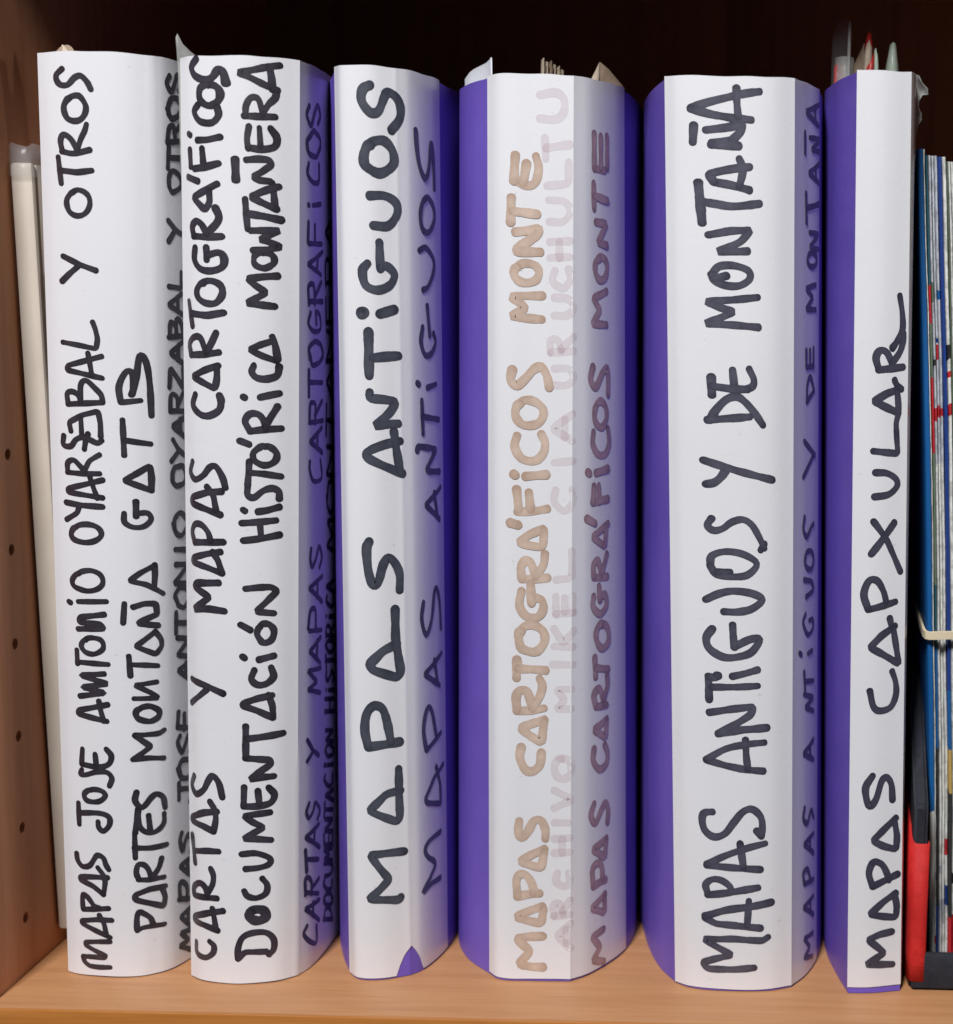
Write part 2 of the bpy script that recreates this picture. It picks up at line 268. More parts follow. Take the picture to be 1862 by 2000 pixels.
# ------------------------------------------------------------------ binders
# prof rows: x at shelf, y, x at top, y (millimetres); paper = first and last column the white wrap covers
BD = {1:{"H":326.7,"prof":[[-251.0,275.0,-251.0],[-250.99,257.08,-250.96],[-250.97,239.17,-250.9],[-250.93,221.25,-250.83],[-250.89,203.33,-250.76],[-250.85,185.41,-250.68],[-250.82,167.5,-250.61],[-250.8,149.58,-250.56],[-250.79,131.66,-250.51],[-250.8,113.75,-250.49],[-250.83,95.83,-250.49],[-250.9,77.92,-250.53],[-251.0,60.0,-250.6],[-251.04,55.26,-250.63],[-251.08,50.52,-250.67],[-251.14,45.78,-250.72],[-251.2,41.05,-250.77],[-251.26,36.31,-250.83],[-251.33,31.57,-250.89],[-251.4,26.83,-250.96],[-251.48,22.09,-251.03],[-251.55,17.35,-251.09],[-251.62,12.62,-251.16],[-251.69,7.88,-251.22],[-251.76,3.14,-251.28],[-250.47,2.42,-249.89],[-249.18,1.7,-248.49],[-247.88,1.11,-247.07],[-246.73,0.72,-245.79],[-245.57,0.38,-244.5],[-244.4,0.11,-243.2],[-243.23,-0.13,-241.89],[-242.05,-0.34,-240.58],[-240.86,-0.51,-239.27],[-239.66,-0.68,-237.98],[-238.46,-0.83,-236.72],[-237.23,-0.96,-235.47],[-235.99,-1.07,-234.22],[-234.75,-1.14,-232.98],[-233.52,-1.18,-231.72],[-232.31,-1.17,-230.46],[-231.12,-1.1,-229.17],[-229.73,-0.97,-227.6],[-228.35,-0.78,-225.99],[-227.0,-0.54,-224.37],[-225.67,-0.22,-222.75],[-224.36,0.18,-221.13],[-223.08,0.67,-219.53],[-222.0,1.21,-218.16],[-220.95,1.88,-216.79],[-219.92,2.62,-215.43],[-218.9,3.37,-214.07],[-217.86,4.09,-212.71],[-216.92,5.15,-211.88],[-215.98,6.22,-211.04],[-215.17,7.41,-210.31],[-214.62,8.5,-209.8],[-214.13,9.66,-209.32],[-213.68,10.86,-208.88],[-213.28,12.09,-208.47],[-212.9,13.35,-208.1],[-212.56,14.62,-207.77],[-212.23,15.89,-207.47],[-211.94,17.09,-207.22],[-211.66,18.3,-206.99],[-211.4,19.52,-206.79],[-211.15,20.74,-206.6],[-210.91,21.98,-206.44],[-210.7,23.22,-206.29],[-210.49,24.47,-206.16],[-210.3,25.72,-206.03],[-210.12,26.98,-205.92],[-209.95,28.24,-205.81],[-209.79,29.49,-205.71],[-209.64,30.75,-205.6],[-209.5,32.0,-205.5],[-209.38,33.21,-205.4],[-209.26,34.42,-205.31],[-209.16,35.63,-205.22],[-209.06,36.84,-205.13],[-208.97,38.05,-205.05],[-208.89,39.26,-204.98],[-208.82,40.48,-204.91],[-208.75,41.7,-204.84],[-208.69,42.92,-204.78],[-208.63,44.13,-204.72],[-208.58,45.35,-204.66],[-208.54,46.57,-204.61],[-208.5,47.79,-204.56],[-208.46,49.01,-204.51],[-208.42,50.24,-204.47],[-208.39,51.46,-204.42],[-208.36,52.68,-204.39],[-208.33,53.9,-204.35],[-208.31,55.12,-204.32],[-208.28,56.34,-204.28],[-208.25,57.56,-204.25],[-208.23,58.78,-204.23],[-208.2,60.0,-204.2],[-207.85,77.9,-203.9],[-207.62,95.81,-203.73],[-207.5,113.72,-203.68],[-207.46,131.63,-203.72],[-207.49,149.55,-203.84],[-207.58,167.47,-204.01],[-207.7,185.39,-204.23],[-207.83,203.32,-204.46],[-207.97,221.24,-204.69],[-208.08,239.16,-204.91],[-208.17,257.08,-205.08],[-208.2,275.0,-205.2]],"crease":[24,52],"paper":[12,75]},
2:{"H":326.0,"prof":[[-207.0,275.0,-204.0],[-206.97,257.08,-203.92],[-206.94,239.17,-203.85],[-206.92,221.25,-203.79],[-206.9,203.33,-203.73],[-206.88,185.42,-203.67],[-206.85,167.5,-203.61],[-206.83,149.58,-203.54],[-206.79,131.67,-203.46],[-206.76,113.75,-203.37],[-206.71,95.83,-203.27],[-206.66,77.92,-203.14],[-206.6,60.0,-203.0],[-206.58,55.13,-202.95],[-206.56,50.26,-202.9],[-206.53,45.39,-202.85],[-206.51,40.53,-202.79],[-206.48,35.66,-202.72],[-206.45,30.79,-202.66],[-206.42,25.92,-202.59],[-206.39,21.05,-202.52],[-206.35,16.18,-202.45],[-206.32,11.32,-202.38],[-206.29,6.45,-202.32],[-206.27,1.58,-202.26],[-205.26,0.8,-201.38],[-204.26,-0.03,-200.52],[-203.25,-0.83,-199.65],[-202.24,-1.55,-198.75],[-201.21,-2.14,-197.79],[-199.9,-2.69,-196.55],[-198.57,-3.12,-195.28],[-197.22,-3.46,-193.96],[-195.87,-3.73,-192.62],[-194.53,-3.94,-191.25],[-193.22,-4.11,-189.86],[-191.94,-4.27,-188.45],[-190.67,-4.42,-186.91],[-189.46,-4.52,-185.31],[-188.28,-4.56,-183.67],[-187.09,-4.55,-182.05],[-185.85,-4.47,-180.48],[-184.54,-4.31,-179.01],[-183.32,-4.13,-177.84],[-182.04,-3.9,-176.74],[-180.7,-3.64,-175.68],[-179.34,-3.33,-174.66],[-178.0,-2.98,-173.64],[-176.69,-2.57,-172.6],[-175.45,-2.1,-171.54],[-174.3,-1.57,-170.43],[-173.14,-0.87,-169.13],[-172.09,-0.05,-167.79],[-171.11,0.85,-166.43],[-170.16,1.8,-165.05],[-169.22,2.74,-163.68],[-168.23,3.64,-162.31],[-167.79,4.87,-162.07],[-167.33,6.09,-161.82],[-166.86,7.31,-161.57],[-166.42,8.54,-161.33],[-166.02,9.78,-161.12],[-165.69,11.04,-160.96],[-165.43,12.25,-160.84],[-165.22,13.47,-160.74],[-165.04,14.7,-160.66],[-164.89,15.94,-160.6],[-164.77,17.18,-160.56],[-164.66,18.43,-160.55],[-164.57,19.67,-160.54],[-164.49,20.91,-160.56],[-164.42,22.12,-160.59],[-164.36,23.33,-160.64],[-164.31,24.54,-160.71],[-164.27,25.74,-160.78],[-164.25,26.95,-160.87],[-164.23,28.16,-160.97],[-164.21,29.37,-161.07],[-164.21,30.58,-161.19],[-164.21,31.79,-161.3],[-164.21,33.0,-161.43],[-164.22,34.21,-161.55],[-164.23,35.42,-161.67],[-164.24,36.63,-161.8],[-164.26,37.85,-161.92],[-164.27,39.06,-162.04],[-164.28,40.27,-162.15],[-164.29,41.48,-162.25],[-164.3,42.69,-162.35],[-164.3,43.9,-162.43],[-164.3,45.12,-162.51],[-164.3,46.36,-162.58],[-164.29,47.6,-162.64],[-164.29,48.84,-162.7],[-164.29,50.09,-162.76],[-164.29,51.33,-162.81],[-164.29,52.58,-162.86],[-164.29,53.82,-162.91],[-164.29,55.06,-162.95],[-164.29,56.31,-162.99],[-164.29,57.55,-163.03],[-164.29,58.8,-163.06],[-164.29,60.04,-163.1],[-164.29,61.29,-163.13],[-164.29,62.53,-163.16],[-164.29,63.78,-163.19],[-164.3,65.02,-163.21],[-164.3,66.27,-163.24],[-164.3,67.51,-163.26],[-164.3,68.76,-163.28],[-164.3,70.0,-163.3],[-164.3,87.08,-163.53],[-164.31,104.16,-163.69],[-164.32,121.24,-163.78],[-164.33,138.33,-163.81],[-164.33,155.41,-163.8],[-164.34,172.49,-163.75],[-164.35,189.58,-163.68],[-164.36,206.66,-163.6],[-164.37,223.75,-163.53],[-164.38,240.83,-163.46],[-164.39,257.92,-163.41],[-164.4,275.0,-163.4]],"crease":[24,56],"paper":[12,110]},
3:{"H":324.6,"prof":[[-163.5,275.0,-162.5],[-163.5,257.92,-162.48],[-163.5,240.83,-162.43],[-163.52,223.75,-162.38],[-163.53,206.66,-162.31],[-163.54,189.58,-162.24],[-163.56,172.5,-162.18],[-163.56,155.41,-162.14],[-163.56,138.33,-162.12],[-163.55,121.25,-162.13],[-163.52,104.16,-162.17],[-163.47,87.08,-162.26],[-163.4,70.0,-162.4],[-163.4,69.39,-162.41],[-163.4,68.78,-162.42],[-163.41,68.16,-162.44],[-163.42,67.55,-162.46],[-163.43,66.93,-162.48],[-163.44,66.32,-162.51],[-163.45,65.7,-162.54],[-163.47,65.08,-162.57],[-163.49,64.47,-162.61],[-163.51,63.85,-162.64],[-163.53,63.23,-162.68],[-163.55,62.61,-162.72],[-163.58,61.99,-162.76],[-163.6,61.37,-162.81],[-163.62,60.76,-162.85],[-163.65,60.14,-162.89],[-163.67,59.52,-162.93],[-163.69,58.9,-162.98],[-163.71,58.28,-163.02],[-163.73,57.66,-163.06],[-163.75,57.05,-163.1],[-163.77,56.43,-163.13],[-163.78,55.81,-163.17],[-163.79,55.2,-163.2],[-163.8,54.58,-163.23],[-163.81,53.97,-163.26],[-163.81,53.35,-163.29],[-163.81,52.74,-163.31],[-163.81,52.13,-163.32],[-163.8,51.52,-163.34],[-163.79,50.91,-163.35],[-163.78,50.3,-163.35],[-163.76,49.69,-163.35],[-163.73,49.09,-163.35],[-163.7,48.49,-163.34],[-163.67,47.88,-163.32],[-163.63,47.28,-163.3],[-163.58,46.68,-163.27],[-163.53,46.09,-163.23],[-163.47,45.49,-163.19],[-163.4,44.9,-163.14],[-163.33,44.31,-163.08],[-163.25,43.72,-163.02],[-163.16,43.13,-162.95],[-163.07,42.54,-162.86],[-162.96,41.94,-162.77],[-162.85,41.35,-162.67],[-162.73,40.76,-162.56],[-162.61,40.17,-162.44],[-162.48,39.58,-162.31],[-162.34,38.99,-162.18],[-162.2,38.41,-162.04],[-162.05,37.82,-161.89],[-161.89,37.24,-161.74],[-161.73,36.66,-161.58],[-161.57,36.08,-161.42],[-161.4,35.51,-161.25],[-161.23,34.93,-161.08],[-161.05,34.35,-160.9],[-160.87,33.78,-160.72],[-160.68,33.21,-160.53],[-160.49,32.64,-160.34],[-160.3,32.07,-160.15],[-160.1,31.5,-159.96],[-159.9,30.93,-159.76],[-159.7,30.36,-159.56],[-159.5,29.8,-159.36],[-159.29,29.23,-159.16],[-159.08,28.67,-158.96],[-158.87,28.1,-158.76],[-158.66,27.54,-158.55],[-158.45,26.98,-158.35],[-158.24,26.41,-158.15],[-158.02,25.85,-157.95],[-157.81,25.29,-157.75],[-157.6,24.73,-157.55],[-157.38,24.17,-157.36],[-157.17,23.61,-157.17],[-156.95,23.05,-156.98],[-156.74,22.49,-156.79],[-156.53,21.93,-156.61],[-156.32,21.37,-156.43],[-156.1,20.8,-156.25],[-155.88,20.23,-156.06],[-155.66,19.67,-155.88],[-155.43,19.1,-155.7],[-155.2,18.54,-155.52],[-154.96,17.98,-155.33],[-154.73,17.42,-155.15],[-154.48,16.86,-154.96],[-154.24,16.3,-154.77],[-154.0,15.75,-154.59],[-153.75,15.19,-154.4],[-153.5,14.64,-154.21],[-153.25,14.08,-154.03],[-153.0,13.53,-153.84],[-152.74,12.98,-153.65],[-152.49,12.43,-153.46],[-152.24,11.87,-153.27],[-151.98,11.32,-153.09],[-151.73,10.77,-152.9],[-151.48,10.21,-152.71],[-151.22,9.66,-152.52],[-150.97,9.11,-152.33],[-150.72,8.55,-152.15],[-150.47,8.0,-151.96],[-150.23,7.44,-151.77],[-149.98,6.89,-151.59],[-149.56,6.4,-151.2],[-149.15,5.87,-150.83],[-148.74,5.33,-150.47],[-148.34,4.79,-150.1],[-147.93,4.26,-149.73],[-147.51,3.74,-149.36],[-147.09,3.27,-148.97],[-146.66,2.84,-148.57],[-146.21,2.47,-148.15],[-145.75,2.18,-147.7],[-145.18,1.91,-147.14],[-144.59,1.69,-146.56],[-143.99,1.52,-145.95],[-143.38,1.39,-145.33],[-142.76,1.3,-144.69],[-142.14,1.24,-144.04],[-141.5,1.22,-143.39],[-140.87,1.23,-142.73],[-140.23,1.27,-142.07],[-139.59,1.33,-141.42],[-138.95,1.42,-140.77],[-138.31,1.52,-140.14],[-137.67,1.64,-139.52],[-137.05,1.76,-138.92],[-136.48,1.9,-138.39],[-135.92,2.07,-137.87],[-135.35,2.27,-137.36],[-134.79,2.49,-136.85],[-134.22,2.73,-136.34],[-133.66,3.0,-135.84],[-133.09,3.28,-135.35],[-132.53,3.57,-134.86],[-131.96,3.88,-134.37],[-131.39,4.19,-133.88],[-130.83,4.5,-133.39],[-130.26,4.82,-132.91],[-129.7,5.13,-132.42],[-129.13,5.44,-131.93],[-128.56,5.74,-131.44],[-128.0,6.03,-130.95],[-127.43,6.31,-130.45],[-127.05,6.77,-130.02],[-126.65,7.22,-129.59],[-126.24,7.67,-129.14],[-125.84,8.11,-128.69],[-125.44,8.56,-128.26],[-125.05,9.03,-127.83],[-124.69,9.51,-127.42],[-124.35,10.03,-127.04],[-124.04,10.58,-126.69],[-123.79,11.08,-126.41],[-123.54,11.6,-126.13],[-123.31,12.13,-125.86],[-123.09,12.67,-125.6],[-122.87,13.22,-125.35],[-122.66,13.78,-125.1],[-122.46,14.34,-124.86],[-122.27,14.92,-124.63],[-122.08,15.5,-124.41],[-121.9,16.09,-124.19],[-121.72,16.69,-123.98],[-121.55,17.29,-123.77],[-121.39,17.89,-123.57],[-121.23,18.5,-123.38],[-121.07,19.11,-123.19],[-120.92,19.72,-123.01],[-120.77,20.33,-122.83],[-120.63,20.95,-122.66],[-120.48,21.56,-122.5],[-120.34,22.17,-122.33],[-120.2,22.78,-122.18],[-120.06,23.39,-122.02],[-119.93,24.01,-121.88],[-119.81,24.63,-121.75],[-119.69,25.26,-121.63],[-119.58,25.89,-121.52],[-119.48,26.52,-121.42],[-119.39,27.16,-121.33],[-119.3,27.81,-121.25],[-119.22,28.45,-121.17],[-119.14,29.09,-121.1],[-119.06,29.74,-121.04],[-118.99,30.39,-120.98],[-118.91,31.03,-120.92],[-118.84,31.68,-120.86],[-118.77,32.3,-120.81],[-118.71,32.92,-120.77],[-118.64,33.54,-120.74],[-118.58,34.16,-120.72],[-118.52,34.79,-120.7],[-118.47,35.41,-120.68],[-118.41,36.04,-120.67],[-118.36,36.66,-120.66],[-118.31,37.29,-120.65],[-118.27,37.92,-120.64],[-118.23,38.54,-120.63],[-118.19,39.17,-120.62],[-118.16,39.8,-120.6],[-118.13,40.42,-120.58],[-118.1,41.05,-120.56],[-118.08,41.67,-120.52],[-118.06,42.27,-120.49],[-118.04,42.88,-120.45],[-118.02,43.48,-120.41],[-118.01,44.08,-120.36],[-118.0,44.69,-120.32],[-117.99,45.29,-120.27],[-117.98,45.89,-120.22],[-117.98,46.49,-120.17],[-117.97,47.1,-120.12],[-117.97,47.7,-120.06],[-117.97,48.3,-120.01],[-117.97,48.9,-119.95],[-117.97,49.5,-119.89],[-117.97,50.11,-119.83],[-117.98,50.71,-119.77],[-117.98,51.31,-119.71],[-117.99,51.91,-119.65],[-118.0,52.52,-119.59],[-118.0,53.12,-119.53],[-118.01,53.72,-119.47],[-118.02,54.32,-119.41],[-118.03,54.93,-119.35],[-118.05,55.53,-119.28],[-118.06,56.13,-119.22],[-118.07,56.73,-119.16],[-118.08,57.34,-119.1],[-118.09,57.94,-119.04],[-118.11,58.54,-118.98],[-118.12,59.14,-118.92],[-118.13,59.75,-118.86],[-118.15,60.35,-118.8],[-118.16,60.95,-118.75],[-118.17,61.55,-118.69],[-118.19,62.16,-118.64],[-118.2,62.76,-118.58],[-118.21,63.36,-118.53],[-118.22,63.97,-118.48],[-118.23,64.57,-118.43],[-118.25,65.17,-118.39],[-118.26,65.78,-118.34],[-118.26,66.38,-118.3],[-118.27,66.98,-118.26],[-118.28,67.59,-118.23],[-118.29,68.19,-118.19],[-118.29,68.79,-118.16],[-118.3,69.4,-118.13],[-118.3,70.0,-118.1],[-118.36,87.06,-117.48],[-118.4,104.12,-117.08],[-118.43,121.2,-116.85],[-118.45,138.28,-116.78],[-118.45,155.36,-116.83],[-118.45,172.45,-116.96],[-118.44,189.55,-117.16],[-118.42,206.64,-117.39],[-118.41,223.73,-117.62],[-118.4,240.82,-117.82],[-118.4,257.91,-117.95],[-118.4,275.0,-118.0]],"crease":[120,161],"paper":[120,205]},
4:{"H":323.3,"prof":[[-117.5,275.0,-117.0],[-117.5,257.92,-117.02],[-117.51,240.83,-117.06],[-117.52,223.75,-117.11],[-117.53,206.66,-117.18],[-117.55,189.58,-117.25],[-117.56,172.5,-117.3],[-117.56,155.41,-117.34],[-117.57,138.33,-117.36],[-117.56,121.25,-117.34],[-117.55,104.16,-117.28],[-117.53,87.08,-117.17],[-117.5,70.0,-117.0],[-117.5,68.77,-116.99],[-117.52,67.54,-117.0],[-117.54,66.3,-117.01],[-117.57,65.07,-117.03],[-117.61,63.83,-117.05],[-117.65,62.58,-117.08],[-117.69,61.34,-117.11],[-117.74,60.1,-117.14],[-117.78,58.86,-117.16],[-117.81,57.62,-117.18],[-117.84,56.38,-117.19],[-117.86,55.15,-117.19],[-117.88,53.91,-117.18],[-117.88,52.69,-117.15],[-117.86,51.46,-117.11],[-117.83,50.24,-117.05],[-117.79,49.03,-116.96],[-117.72,47.82,-116.86],[-117.63,46.63,-116.73],[-117.52,45.43,-116.57],[-117.38,44.25,-116.39],[-117.2,42.97,-116.14],[-116.98,41.7,-115.83],[-116.73,40.44,-115.48],[-116.44,39.19,-115.09],[-116.13,37.95,-114.66],[-115.78,36.72,-114.21],[-115.41,35.5,-113.74],[-115.02,34.3,-113.27],[-114.61,33.11,-112.8],[-114.18,31.94,-112.33],[-113.72,30.75,-111.86],[-113.23,29.58,-111.37],[-112.72,28.42,-110.87],[-112.19,27.27,-110.36],[-111.63,26.13,-109.84],[-111.05,25.01,-109.31],[-110.45,23.91,-108.78],[-109.82,22.82,-108.23],[-109.18,21.76,-107.68],[-108.52,20.72,-107.11],[-107.81,19.68,-106.53],[-107.08,18.67,-105.94],[-106.31,17.68,-105.33],[-105.53,16.71,-104.71],[-104.72,15.76,-104.09],[-103.9,14.82,-103.46],[-103.08,13.89,-102.83],[-102.24,12.96,-102.2],[-101.41,12.03,-101.56],[-100.59,11.1,-100.93],[-99.77,10.16,-100.3],[-98.96,9.21,-99.68],[-98.05,8.05,-98.5],[-97.17,6.82,-97.33],[-96.24,5.72,-96.14],[-95.2,4.91,-94.9],[-94.05,4.41,-93.63],[-92.85,4.06,-92.33],[-91.61,3.84,-91.0],[-90.33,3.72,-89.66],[-89.01,3.68,-88.31],[-87.68,3.7,-86.96],[-86.32,3.75,-85.61],[-84.97,3.8,-84.27],[-83.61,3.84,-82.96],[-82.27,3.83,-81.66],[-81.04,3.8,-80.51],[-79.81,3.8,-79.37],[-78.56,3.81,-78.24],[-77.3,3.83,-77.12],[-76.04,3.87,-76.0],[-74.77,3.91,-74.89],[-73.5,3.96,-73.79],[-72.23,4.01,-72.68],[-70.96,4.05,-71.57],[-69.7,4.09,-70.46],[-68.44,4.13,-69.34],[-67.44,5.05,-68.45],[-66.42,5.95,-67.53],[-65.4,6.85,-66.61],[-64.4,7.77,-65.71],[-63.44,8.76,-64.86],[-62.53,9.83,-64.08],[-61.82,10.77,-63.47],[-61.13,11.74,-62.89],[-60.45,12.74,-62.33],[-59.79,13.76,-61.78],[-59.14,14.81,-61.25],[-58.5,15.88,-60.73],[-57.88,16.96,-60.24],[-57.27,18.06,-59.75],[-56.68,19.18,-59.29],[-56.1,20.3,-58.83],[-55.53,21.44,-58.39],[-54.98,22.58,-57.97],[-54.44,23.72,-57.55],[-53.95,24.81,-57.18],[-53.47,25.92,-56.84],[-53.02,27.04,-56.51],[-52.58,28.18,-56.2],[-52.16,29.34,-55.91],[-51.76,30.51,-55.64],[-51.39,31.68,-55.39],[-51.05,32.87,-55.15],[-50.74,34.06,-54.92],[-50.44,35.31,-54.7],[-50.16,36.57,-54.5],[-49.9,37.84,-54.31],[-49.66,39.13,-54.14],[-49.45,40.42,-53.98],[-49.25,41.71,-53.83],[-49.08,43.01,-53.7],[-48.93,44.32,-53.57],[-48.8,45.62,-53.46],[-48.69,46.92,-53.35],[-48.61,48.22,-53.25],[-48.55,49.43,-53.16],[-48.51,50.64,-53.08],[-48.49,51.85,-53.0],[-48.49,53.06,-52.93],[-48.5,54.28,-52.87],[-48.52,55.49,-52.81],[-48.56,56.71,-52.75],[-48.61,57.93,-52.7],[-48.67,59.14,-52.66],[-48.74,60.36,-52.62],[-48.81,61.58,-52.58],[-48.88,62.8,-52.55],[-48.96,64.02,-52.52],[-49.04,65.24,-52.49],[-49.11,66.46,-52.46],[-49.19,67.68,-52.43],[-49.26,68.9,-52.41],[-49.33,70.12,-52.39],[-49.38,71.34,-52.37],[-49.43,72.56,-52.34],[-49.47,73.78,-52.32],[-49.5,75.0,-52.3],[-49.73,91.66,-52.04],[-49.89,108.32,-51.86],[-49.97,124.98,-51.75],[-49.99,141.65,-51.7],[-49.97,158.32,-51.7],[-49.92,174.99,-51.73],[-49.84,191.65,-51.78],[-49.75,208.32,-51.85],[-49.66,224.99,-51.92],[-49.58,241.66,-51.97],[-49.52,258.33,-52.0],[-49.5,275.0,-52.0]],"crease":[65,90],"paper":[65,118]},
5:{"H":323.7,"prof":[[-48.5,275.0,-50.5],[-48.49,259.58,-50.48],[-48.46,244.17,-50.43],[-48.42,228.75,-50.36],[-48.37,213.33,-50.28],[-48.33,197.91,-50.2],[-48.29,182.49,-50.13],[-48.26,167.07,-50.08],[-48.25,151.66,-50.06],[-48.26,136.24,-50.08],[-48.3,120.83,-50.16],[-48.38,105.41,-50.29],[-48.5,90.0,-50.5],[-48.52,88.78,-50.53],[-48.55,87.56,-50.57],[-48.6,86.34,-50.63],[-48.65,85.12,-50.69],[-48.71,83.9,-50.76],[-48.77,82.68,-50.83],[-48.83,81.45,-50.91],[-48.89,80.23,-50.98],[-48.94,79.01,-51.05],[-48.98,77.79,-51.11],[-49.01,76.58,-51.15],[-49.02,75.36,-51.19],[-49.01,74.15,-51.2],[-48.99,72.94,-51.2],[-48.94,71.73,-51.18],[-48.86,70.52,-51.13],[-48.74,69.3,-51.05],[-48.59,68.08,-50.93],[-48.42,66.86,-50.8],[-48.21,65.65,-50.64],[-47.99,64.44,-50.46],[-47.75,63.23,-50.27],[-47.5,62.02,-50.07],[-47.25,60.81,-49.86],[-47.0,59.6,-49.66],[-46.75,58.4,-49.46],[-46.52,57.19,-49.27],[-46.29,55.99,-49.08],[-46.07,54.8,-48.89],[-45.85,53.6,-48.7],[-45.63,52.4,-48.51],[-45.41,51.2,-48.32],[-45.18,50.0,-48.13],[-44.96,48.8,-47.93],[-44.74,47.61,-47.73],[-44.51,46.41,-47.53],[-44.28,45.21,-47.33],[-44.04,44.02,-47.13],[-43.8,42.83,-46.92],[-43.55,41.64,-46.71],[-43.3,40.45,-46.5],[-43.04,39.27,-46.29],[-42.77,38.08,-46.07],[-42.49,36.9,-45.85],[-42.21,35.73,-45.63],[-41.91,34.55,-45.41],[-41.59,33.33,-45.17],[-41.26,32.1,-44.93],[-40.93,30.87,-44.68],[-40.6,29.65,-44.43],[-40.25,28.43,-44.18],[-39.9,27.21,-43.92],[-39.53,25.99,-43.66],[-39.16,24.78,-43.39],[-38.77,23.58,-43.13],[-38.36,22.38,-42.86],[-37.94,21.19,-42.59],[-37.5,20.01,-42.32],[-37.05,18.83,-42.05],[-36.58,17.67,-41.78],[-36.07,16.51,-41.5],[-35.53,15.36,-41.22],[-34.97,14.22,-40.93],[-34.38,13.1,-40.64],[-33.77,11.98,-40.35],[-33.16,10.87,-40.06],[-32.53,9.76,-39.77],[-31.91,8.65,-39.47],[-31.28,7.54,-39.18],[-30.67,6.42,-38.89],[-30.07,5.3,-38.6],[-29.05,4.51,-37.74],[-28.02,3.68,-36.91],[-27.0,2.87,-36.06],[-25.99,2.15,-35.17],[-24.99,1.59,-34.18],[-23.7,1.05,-32.77],[-22.43,0.59,-31.29],[-21.18,0.21,-29.76],[-19.94,-0.1,-28.17],[-18.71,-0.35,-26.56],[-17.48,-0.54,-24.92],[-16.25,-0.68,-23.26],[-15.01,-0.79,-21.61],[-13.76,-0.87,-19.96],[-12.49,-0.92,-18.33],[-11.19,-0.96,-16.73],[-9.86,-0.99,-15.18],[-8.5,-1.02,-13.67],[-7.37,-1.04,-12.5],[-6.21,-1.05,-11.36],[-5.02,-1.04,-10.24],[-3.81,-1.01,-9.14],[-2.59,-0.95,-8.04],[-1.36,-0.86,-6.96],[-0.12,-0.74,-5.89],[1.1,-0.59,-4.82],[2.32,-0.4,-3.75],[3.52,-0.16,-2.68],[4.7,0.11,-1.6],[5.85,0.47,-0.53],[6.98,0.91,0.54],[8.1,1.41,1.61],[9.22,1.96,2.67],[10.33,2.52,3.73],[11.44,3.08,4.8],[12.56,3.6,5.86],[13.18,4.72,6.33],[13.81,5.84,6.8],[14.45,6.95,7.27],[15.1,8.06,7.73],[15.73,9.17,8.2],[16.35,10.3,8.67],[16.94,11.43,9.13],[17.5,12.58,9.59],[18.02,13.75,10.04],[18.48,14.89,10.48],[18.92,16.04,10.93],[19.35,17.19,11.39],[19.75,18.36,11.86],[20.14,19.53,12.32],[20.51,20.72,12.77],[20.86,21.91,13.21],[21.2,23.11,13.63],[21.52,24.31,14.02],[21.83,25.53,14.39],[22.13,26.75,14.72],[22.41,27.99,15.01],[22.67,29.2,15.26],[22.93,30.43,15.48],[23.17,31.66,15.67],[23.4,32.9,15.85],[23.62,34.15,16.0],[23.83,35.41,16.13],[24.03,36.67,16.24],[24.21,37.94,16.34],[24.38,39.21,16.43],[24.54,40.49,16.51],[24.69,41.76,16.58],[24.82,43.04,16.64],[24.94,44.31,16.7],[25.05,45.58,16.76],[25.14,46.85,16.81],[25.22,48.06,16.87],[25.27,49.27,16.91],[25.31,50.49,16.93],[25.34,51.7,16.96],[25.35,52.92,16.97],[25.35,54.14,16.97],[25.34,55.35,16.97],[25.32,56.57,16.96],[25.29,57.79,16.95],[25.26,59.01,16.94],[25.23,60.24,16.92],[25.19,61.46,16.9],[25.15,62.68,16.88],[25.12,63.9,16.86],[25.08,65.12,16.84],[25.05,66.34,16.82],[25.03,67.56,16.81],[25.01,68.78,16.8],[25.0,70.0,16.8],[24.96,87.08,16.8],[24.93,104.17,16.79],[24.91,121.25,16.79],[24.91,138.33,16.79],[24.91,155.42,16.79],[24.92,172.5,16.79],[24.94,189.58,16.79],[24.95,206.67,16.8],[24.97,223.75,16.8],[24.99,240.83,16.8],[25.0,257.92,16.8],[25.0,275.0,16.8]],"crease":[83,119],"paper":[83,140]},
